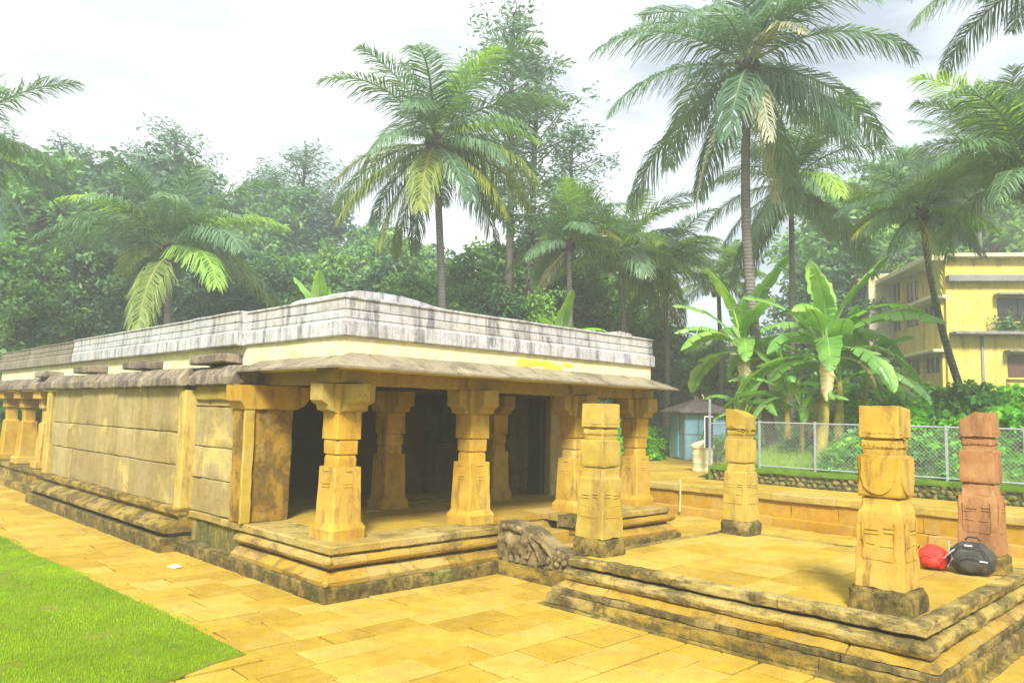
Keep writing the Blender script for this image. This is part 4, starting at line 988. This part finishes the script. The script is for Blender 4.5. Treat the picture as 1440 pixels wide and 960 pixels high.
# coconut palms
def frond_mesh(nm, e0, droop, mat, Lf=4.4, nl=92, hang=.45, seed=0, ll=1.15, wl=.040, sweep=0.0):
    rg = np.random.default_rng(seed); n = 24; pts = [np.zeros(3)]; tan = []
    for i in range(n):
        u = i/n; el = R(e0-droop*u**1.25); az = sweep*u*u
        d = np.array([math.cos(el)*math.cos(az), math.cos(el)*math.sin(az), math.sin(el)]); tan.append(d); pts.append(pts[-1]+d*Lf/n)
    tan.append(tan[-1]); pts = np.array(pts); tan = np.array(tan)
    V = []; Fq = []; tn = []
    def q4(a, b, c, d, t): o = len(V); V.extend([a, b, c, d]); Fq.append((o, o+1, o+2, o+3)); tn.append(t)
    for i in range(n):                                  # rachis: square tube
        r0 = .045*(1-.85*i/n); r1 = .045*(1-.85*(i+1)/n)
        s0 = np.cross(tan[i], [0, 0, 1.]); s0 /= max(1e-6, np.linalg.norm(s0)); u0 = np.cross(s0, tan[i])
        s1 = np.cross(tan[i+1], [0, 0, 1.]); s1 /= max(1e-6, np.linalg.norm(s1)); u1 = np.cross(s1, tan[i+1])
        for (a, b), (c, d) in (((1, .5), (-1, .5)), ((-1, .5), (0, -1)), ((0, -1), (1, .5))):
            q4(pts[i]+(s0*a+u0*b)*r0, pts[i]+(s0*c+u0*d)*r0, pts[i+1]+(s1*c+u1*d)*r1, pts[i+1]+(s1*a+u1*b)*r1, .95)
    for k in range(nl):
        u = .13+.87*(k/(nl-1)); x = u*n; i = min(n-1, int(x)); f = x-i
        p = pts[i]*(1-f)+pts[i+1]*f; t = tan[i]; s = np.cross(t, [0, 0, 1.]); s /= max(1e-6, np.linalg.norm(s)); upv = np.cross(s, t)
        ln = ll*(math.sin(PI*min(1, u*.80+.16))**.6)*(1 if u < .97 else .7)
        for sg in (1, -1):
            if rg.random() < .06: continue
            d = s*sg*1.0+t*(.55+.5*u)+upv*.22+np.array([0, 0, -hang*.55])+rg.normal(0, .13, 3); d /= np.linalg.norm(d)
            d2 = d+np.array([0, 0, -hang*1.5])+rg.normal(0, .12, 3); d2 /= np.linalg.norm(d2)
            l = ln*rg.uniform(.82, 1.1); m1 = p+d*l*.45; m2 = m1+d2*l*.55
            wv = np.cross(d, upv+rg.normal(0, .25, 3)); wv /= max(1e-6, np.linalg.norm(wv)); w_ = wl*rg.uniform(.75, 1.15)
            tv = float(np.clip(rg.normal(.45+.25*(u-.5), .16), 0, 1))
            q4(p-wv*w_*.35, p+wv*w_*.35, m1+wv*w_*.5, m1-wv*w_*.5, tv); q4(m1-wv*w_*.5, m1+wv*w_*.5, m2+wv*.006, m2-wv*.006, min(1, tv+.1))
    return npmesh(nm, V, Fq, M[mat], tn)
FR = {}
spec = [(80, 40, .20), (62, 60, .30), (46, 76, .40), (28, 76, .55), (6, 66, .75), (-24, 46, .95), (-52, 30, 1.1)]
for i, (e0, dr, hg) in enumerate(spec):
    for v in range(2): FR[(i, v)] = frond_mesh('frond', e0, dr, 'palm', hang=hg, seed=i*7+v, sweep=(.22, -.28)[v])
for i in (2, 3, 4, 5, 6): FR[('old', i)] = frond_mesh('frond', spec[i][0], spec[i][1], 'palm_old', hang=spec[i][2], seed=60+i, sweep=.15)
for i in (1, 2, 3, 4): FR[('pale', i)] = frond_mesh('frond', spec[i][0], spec[i][1], 'palm_pale', hang=spec[i][2], seed=80+i, sweep=-.2)
for i in (3, 5, 6): FR[('dry', i)] = frond_mesh('frond', spec[i][0]-6, spec[i][1], 'palm_dry', hang=spec[i][2], seed=90+i, sweep=.1, nl=60, ll=.8)
mb = MB()
for k in range(16):
    an = k*2.4; r = .14+.05*(k % 3); mb.ball((r*math.cos(an), r*math.sin(an), -.25+.035*k), (.13, .13, .17))
HEART = mb.mesh('crown_heart', M['bark'], rough=.03, smooth=60)
mb = MB(); rg = random.Random(2)
for k in range(13): an = rg.uniform(0, 6.28); mb.ball((.33*math.cos(an), .33*math.sin(an), -.32-rg.random()*.35), (.12, .12, .15))
NUTS = mb.mesh('coconut_cluster', plain('coconut_husk', (.20, .22, .05), .6), smooth=60)
def palm(px, py, depth, label, s=1.0, n=28, base=None, seed=0, fr=(0, 6), old=3, pale=0, dry=2, bend=0.6, trunk_r=.15, nuts=True, low=False, group='coconut palms round the temple'):
    rg = random.Random(seed); c = at(px, py, depth)
    if base is None: b = at(px, 560, depth)
    else: b = at(base[0], base[1], base[2] if len(base) > 2 else depth)
    bz = terrain(b.x, b.y)-.3
    t = thing('coconut_palm', label, 'palm tree', (b.x, b.y, bz+.3), group)
    mb = MB(); pts = []; rd = []; B = Vector((b.x, b.y, bz)); K = 16
    for i in range(K+1):
        u = i/K; p = B.lerp(c, u); k = bend*math.sin(PI*u)*.5; p += rt*k; pts.append(p)
        rd.append(trunk_r*(1.0-.35*u)+.12*trunk_r*8*max(0, .08-u))
    mb.tube(pts, rd, 10); part('trunk', mb, M['palmbark'], t, smooth=60)
    def inst(nm, me, rz, sc, tx=0.0, dz=0.0):
        o = bpy.data.objects.new(nm, me); C.objects.link(o); o.parent = t
        loc = c-Vector((b.x, b.y, bz+.3)); o.location = loc+Vector((0, 0, dz)); o.rotation_euler = (tx, 0, rz); o.scale = (sc, sc, sc); return o
    inst('crown_heart', HEART, 0, s)
    if nuts: inst('coconut_cluster', NUTS, seed, s, 0, -.05)
    for k in range(n):
        u = k/(n-1); lvl = fr[0]+(fr[1]-fr[0])*u**.9; i = max(0, min(6, int(round(lvl+rg.uniform(-.35, .35)))))
        key = (i, k % 2)
        inst('frond', FR[key], k*2.39996+rg.uniform(-.42, .42), s*rg.uniform(.80, 1.16)*(.8 if i == 0 else 1), rg.uniform(-.12, .12), .25*s*(1-u))
    for k in range(old): inst('frond', FR[('old', rg.choice((5, 5, 6, 4) if low else (3, 4, 5)))], rg.uniform(0, 6.28), s*rg.uniform(.85, 1.05), rg.uniform(-.1, .1))
    for k in range(pale): inst('frond', FR[('pale', rg.choice((1, 2, 3, 4)))], rg.uniform(0, 6.28), s*rg.uniform(.85, 1.05), rg.uniform(-.1, .1), .1)
    for k in range(dry): inst('frond', FR[('dry', rg.choice((3, 5, 6)))], rg.uniform(0, 6.28), s*rg.uniform(.8, 1.), rg.uniform(-.1, .1), -.1)
    return t
palm(1052, 98, 26, 'tallest coconut palm with straight trunk rising behind the banana plants', 1.22, 28, (1090, 600, 26), 3, (0, 5.6), 0, 0, 4, -.9, .20)
palm(612, 206, 29, 'large coconut palm with yellow lower fronds just behind the temple roof', 1.12, 25, (628, 480), 5, (0, 5.6), 10, 3, 0, .3, .19, low=True)
palm(1112, 262, 34, 'coconut palm half hidden behind the tallest one', 1.12, 28, (1108, 520), 8, (0, 5.4), 3, 2, 1, .2, .17)
palm(1296, 300, 24, 'leaning coconut palm in front of the yellow building', .62, 24, (1364, 560, 27), 11, (.3, 5.0), 2, 3, 1, -.5, .14)
palm(1452, 250, 20, 'large coconut palm reaching in from the right edge', .92, 26, (1520, 600), 13, (0, 3.9), 0, 2, 0, .2, .18)
palm(1490, -40, 20, 'coconut palm whose frond tips hang in at the top right corner', .9, 24, (1560, 600), 17, (0, 4.6), 0, 0, 0, .2, .18)
palm(-75, 215, 27, 'coconut palm reaching in from the left edge', 1.08, 28, (-40, 520), 19, (0, 5.0), 2, 2, 1, .2, .17)
palm(238, 358, 31, 'young coconut palm with arching yellow tipped fronds behind the left roof', 1.2, 20, (236, 520), 23, (0, 3.6), 4, 3, 0, .1, .2, nuts=False)
palm(800, 345, 31, 'small coconut palm in the thicket right of the silver oaks', .75, 20, (802, 520), 29, (0, 4.4), 2, 3, 1, .1, .16, nuts=False)
palm(872, 360, 33, 'pale green coconut palm over the temple roof end', .9, 14, (880, 540), 31, (0, 4.4), 1, 14, 0, .2, .16)
palm(935, 385, 37, 'yellow green coconut palm above the blue hut', .9, 12, (935, 560), 37, (0, 4.4), 3, 14, 0, .2, .16)
palm(1010, 400, 42, 'small coconut palm left of the tallest trunk', .8, 12, (1012, 560), 41, (0, 4.4), 2, 10, 0, .2, .16)
palm(1372, 225, 50, 'coconut palm above the yellow building roof', 1.2, 22, (1385, 540), 43, (0, 4.6), 0, 3, 1, .2, .16)

# banana plants
def banana_leaf(nm, mat, Lf=2.5, W=.31, e0=60, droop=80, seed=0, tear=.55):
    rg = random.Random(seed); n = 30; V = []; Fq = []; tn = []
    pts = [Vector((0, 0, 0))]; tans = []
    for i in range(n):
        u = i/n; el = R(e0-droop*u**1.2); d = Vector((math.cos(el), 0, math.sin(el))); tans.append(d); pts.append(pts[-1]+d*Lf/n)
    tans.append(tans[-1])
    st = 5
    def q4(a, b, c, d, t): o = len(V); V.extend([a, b, c, d]); Fq.append((o, o+1, o+2, o+3)); tn.append(t)
    for i in range(n):
        r0 = .035*(1-.85*i/n); a = pts[i]; b = pts[i+1]; y = Vector((0, 1, 0)); upv = y.cross(tans[i])*-1
        q4(a+y*r0, a-y*r0, b-y*r0*.95, b+y*r0*.95, 1.0); q4(a-y*r0, a-upv*r0*1.4, b-upv*r0*1.3, b-y*r0*.95, 1.0); q4(a-upv*r0*1.4, a+y*r0, b+y*r0*.95, b-upv*r0*1.3, 1.0)
    for sg in (1, -1):
        i = st; fold = rg.uniform(.1, .35); tv = rg.uniform(.3, .6)
        while i < n:
            g = rg.randint(1, 4) if rg.random() < tear else rg.randint(4, 9); j = min(n, i+g)
            fold = max(-.2, min(1.0, fold+rg.uniform(-.22, .28))); tv = max(0, min(.9, tv+rg.uniform(-.2, .2)))
            cut = rg.uniform(.0, .11)
            for k in range(i, j):
                for part_ in range(3):
                    quad = []
                    for kk, ed in ((k, 0), (k+1, 1)):
                        u = (kk-st)/(n-st); wd = W*(.94+.06*math.sin(kk*5.1+sg))*min(1, (u*5)**.5)*max(0, 1-u**3.2)**.6
                        al = cut*Lf*.10 if (k == i and ed == 0) else (-cut*Lf*.10 if (k == j-1 and ed == 1) else 0)
                        for q in ((part_, part_+1) if ed == 0 else (part_+1, part_)):
                            f = q/3; lat = wd*f; y = Vector((0, sg, 0)); upv = Vector((0, 1, 0)).cross(tans[kk])*-1
                            quad.append(pts[kk]+y*lat*math.cos(fold*f)+upv*(.15*lat-math.sin(fold)*lat*f)+tans[kk]*(al*f+.25*lat)+Vector((0, 0, -.12*lat*f)))
                    q4(*quad, tv+.05*part_)
            i = j
    return npmesh(nm, [tuple(v) for v in V], Fq, M[mat], [min(1, max(0, t)) for t in tn], smooth=True)
BLF = [banana_leaf('leaf', 'banana', e0=e, droop=d, seed=s, tear=t) for e, d, s, t in ((76, 44, 1, .5), (52, 88, 2, .85), (40, 100, 3, .95), (26, 96, 4, .95), (8, 92, 5, 1), (62, 66, 6, .8))]
BNEW = [banana_leaf('leaf', 'banana_new', W=.20, e0=86, droop=14, seed=9, tear=.0, Lf=1.7), banana_leaf('leaf', 'banana_new', e0=60, droop=95, seed=10, tear=.5)]
BDRY = [banana_leaf('leaf', 'banana_dry', Lf=1.7, W=.22, e0=-30, droop=58, seed=12, tear=1), banana_leaf('leaf', 'banana_dry', Lf=1.5, W=.2, e0=10, droop=100, seed=13, tear=1)]
def banana(px, py_base, depth, zc, label, s=1.0, n=8, new=1, dry=2, seed=0, lean=0.0):
    rg = random.Random(seed); b = at(px, py_base, depth); bz = terrain(b.x, b.y)-.05
    t = thing('banana_plant', label, 'banana plant', (b.x, b.y, bz), 'banana plants')
    H = zc; mb = MB(); tp_ = Vector((b.x, b.y, bz))+rt*lean+Vector((0, 0, H))
    mb.tube([Vector((b.x, b.y, bz-.1)).lerp(tp_, u)+rt*lean*.2*math.sin(PI*u) for u in (0, .25, .5, .75, 1)], [.15*s, .14*s, .12*s, .10*s, .06*s], 10)
    part('stem', mb, M['pseudostem'], t, smooth=60)
    def inst(me, rz, sc, z, ty=0.0):
        o = bpy.data.objects.new('leaf', me); C.objects.link(o); o.parent = t
        o.location = tp_-Vector((b.x, b.y, bz))+Vector((0, 0, z)); o.rotation_euler = (rg.uniform(-.2, .2), ty, rz); o.scale = (sc, sc, sc)
    for k in range(n): inst(BLF[k % 6], k*2.4+seed+rg.uniform(-.3, .3), s*rg.uniform(.85, 1.15), -.02*k)
    for k in range(new): inst(BNEW[k % 2], rg.uniform(0, 6.28), s, .02)
    for k in range(dry): inst(BDRY[k % 2], rg.uniform(0, 6.28), s*rg.uniform(.8, 1.1), -.25-.12*k)
    return t
banana(1152, 640, 23.6, 3.5, 'biggest banana plant with broad arching leaves behind the fence', 1.4, 17, 2, 2, 1, .25)
banana(1178, 640, 24.6, 2.1, 'banana plant with torn hanging leaves right of the biggest one', 1.25, 13, 1, 2, 4, .1)
banana(1048, 640, 26, 4.3, 'banana plant with wide pale leaves above the hut corner', 1.3, 14, 1, 1, 9, -.1)
banana(1128, 642, 23.9, 1.5, 'short young banana plant with bright leaves behind the fence', .6, 5, 1, 2, 15, 0)
banana(1058, 640, 25.5, 2.0, 'banana plant leaning behind the far platform pillar', .85, 6, 1, 4, 12, -.2)
banana(1108, 640, 24.6, 1.9, 'middle banana plant filling the space between the two biggest', .95, 10, 1, 1, 31, 0)
banana(1215, 640, 25.5, 1.6, 'low banana plant at the right edge of the clump', .95, 10, 1, 0, 33, .1)
banana(448, 560, 26, 5.2, 'banana plant showing its leaf tips above the left roof corner', 1.0, 7, 1, 0, 21, 0)
banana(786, 560, 27, 4.1, 'banana plant showing one bright leaf above the front roof', .9, 6, 2, 0, 23, 0)

# bushes on the bank
def bush(seed, nl=26, size=.16, r=(.75, .75, .55), cl=46, asp=.6):
    rg = random.Random(seed); tips = []; mb = MB()
    for k in range(cl):
        an = rg.uniform(0, 6.28); el = math.asin(rg.uniform(.0, 1)); q = rg.uniform(.55, 1.05)
        c = Vector((r[0]*math.cos(an)*math.cos(el)*q, r[1]*math.sin(an)*math.cos(el)*q, .12+r[2]*math.sin(el)*q*1.5)); tips.append(c)
        if k % 3 == 0: mb.tube([(0, 0, -.3), c*.5+Vector((0, 0, .1)), c], [.02, .014, .006], 4)
    return mb.mesh('stems', M['bark']), leafcloud(tips, nl, (.2, .2, .14), size, asp, .6)
BU_ = []
for i in range(5):
    st_, (V, Fq, t) = bush(70+i, size=(.17, .22, .14, .19, .24)[i]); BU_.append((st_, npmesh('foliage', V, Fq, M['bush' if i in (0, 2, 4) else 'bush_dark'], t), npmesh('foliage', V, Fq, M['bush_dark' if i in (0, 2) else 'bush'], t)))
def put_bush(x, y, s, i, alt=0, label='', group='', z=None):
    t = thing('leafy_bush', label, 'bush', (x, y, terrain(x, y)-.1 if z is None else z), group); t.rotation_euler.z = rng.uniform(0, 6.28); t.scale = (s, s, s*rng.uniform(.8, 1.15))
    for nm, me in (('stems', BU_[i][0]), ('foliage', BU_[i][1+alt])):
        o = bpy.data.objects.new(nm, me); C.objects.link(o); o.parent = t
lb = 'bright green broad leaved bush crowding the bank behind the chain link fence'
for x in np.arange(15.9, 26, 1.15):
    for y in np.arange(-13, 1.6, 1.2):
        xx, yy = x+rng.uniform(-.4, .4), y+rng.uniform(-.4, .4)
        if x < 17.2 and yy > -.6: continue
        if not (-5.67 < xx) : continue
        v = Vector((xx, yy, 2))-CAM; dep = v.dot(fw); sx = v.dot(rt)/dep*FOC+720
        if sx > 1560 or sx < 1060: continue
        put_bush(xx, yy, rng.uniform(.7, 1.15), rng.randrange(5), 1 if (x > 18.5 and rng.random() < .6) else 0, lb, 'bushes on the bank')
lb = 'low dark green bush in the thicket behind the temple and hut'
for px, py, d, s in [(930, 560, 42, 1.6), (955, 560, 44, 2.0), (905, 560, 40, 1.5), (1020, 560, 40, 2.0), (1040, 560, 38, 2.2), (870, 560, 40, 2.0), (985, 560, 46, 2.4), (1065, 560, 34, 1.6), (1085, 560, 36, 1.8), (1100, 560, 32, 1.5), (1190, 560, 33, 1.7), (1165, 560, 36, 2.2)]:
    p = at(px, py, d); put_bush(p.x, p.y, s, rng.randrange(5), rng.randrange(2), lb, 'thicket bushes')
for px, py, d, s in [(872, 560, 34, 1.5), (900, 560, 33, 1.4), (926, 560, 37, 1.5), (845, 560, 33, 1.6), (1020, 560, 33, 1.2)]:
    p = at(px, py, d); put_bush(p.x, p.y, s, rng.choice((0, 2, 4)), 0, 'bright green bush in the thicket just beyond the temple roof end', 'bright thicket bushes')
lb = 'small yellowish bush at the foot of the wood left of the temple'
for px, d, s in [(-20, 34, 3.4), (30, 33, 3.6), (85, 34, 3.4), (140, 34, 3.2), (205, 34, 3.2), (270, 34, 3.4), (335, 33, 3.2), (390, 33, 3.6), (-60, 35, 3.4)]:
    p = at(px, 560, d); put_bush(p.x, p.y, s, rng.randrange(5), 0, 'big dark bush at the foot of the wood beyond the left roof', 'bushes at the foot of the wood')
# clipped hedge beyond the veranda end
hg = at(876, 620, 44); HG = thing('clipped_hedge', 'bright green clipped hedge seen past the end pillar of the veranda', 'hedge', (hg.x, hg.y, .8))
cc = [Vector((hg.x, hg.y, .8))+rt*rng.uniform(-2.2, 3.2)+Vector((0, 0, rng.uniform(.1, 1.2)))+Vector((fw.x, fw.y, 0))*rng.uniform(-.4, .4) for _ in range(240)]
V, Fq, t = leafcloud([tuple(c) for c in cc], 26, (.25, .25, .18), .14, .6, .6); link('foliage', npmesh('foliage', V, Fq, M['bush'], t), HG)
mb = MB()
for k in range(7): c = Vector((hg.x, hg.y, .7))+rt*(-2+.8*k); mb.tube([c, c+Vector((0, 0, .9))], [.03, .015], 5)
part('stems', mb, M['bark'], HG)
# weedy grass behind the fence
def zt_(x, y): return np.array([terrain(float(a), float(b)) for a, b in zip(x, y)])
g = blades(14000, (15.3, 18.5), (-9, 3.5), .36, .018, zt_, lambda x, y: np.ones(len(x), bool), M['drygrass'], 'weeds', .8); g['kind'] = 'stuff'; g['label'] = 'tall weedy grass behind the chain link fence'; g['category'] = 'weeds'
g = blades(9000, (18.5, 26), (4.6, 7.2), .10, .02, lambda x, y: np.full(len(x), .79), lambda x, y: (y > 5.1+.25*(x-20)) & (y < 5.9+.25*(x-20)), M['grass'], 'grass_strip', .6); g['kind'] = 'stuff'; g['label'] = 'green grass strip along the path before the hut'; g['category'] = 'grass'

# ------------------------------------------------------------------ haze
HAZE = .0034
hm = bpy.data.materials.new('haze'); hm.use_nodes = True; t_ = hm.node_tree; t_.nodes.clear()
o_ = t_.nodes.new('ShaderNodeOutputMaterial'); v_ = t_.nodes.new('ShaderNodeVolumePrincipled'); v_.inputs['Color'].default_value = (.92, .98, 1, 1); v_.inputs['Density'].default_value = HAZE; v_.inputs['Anisotropy'].default_value = .2
t_.links.new(v_.outputs[0], o_.inputs['Volume'])
hz = MB(); hz.add([(x, y, z) for z in (-1.3, 38) for x, y in ((-270, -270), (340, -270), (340, 340), (-270, 340))], [(0, 3, 2, 1), (4, 5, 6, 7), (0, 1, 5, 4), (1, 2, 6, 5), (2, 3, 7, 6), (3, 0, 4, 7)])
ho = part('haze', hz, hm, smooth=0); ho['kind'] = 'stuff'; ho['label'] = 'pale morning haze in the air'; ho['category'] = 'haze'
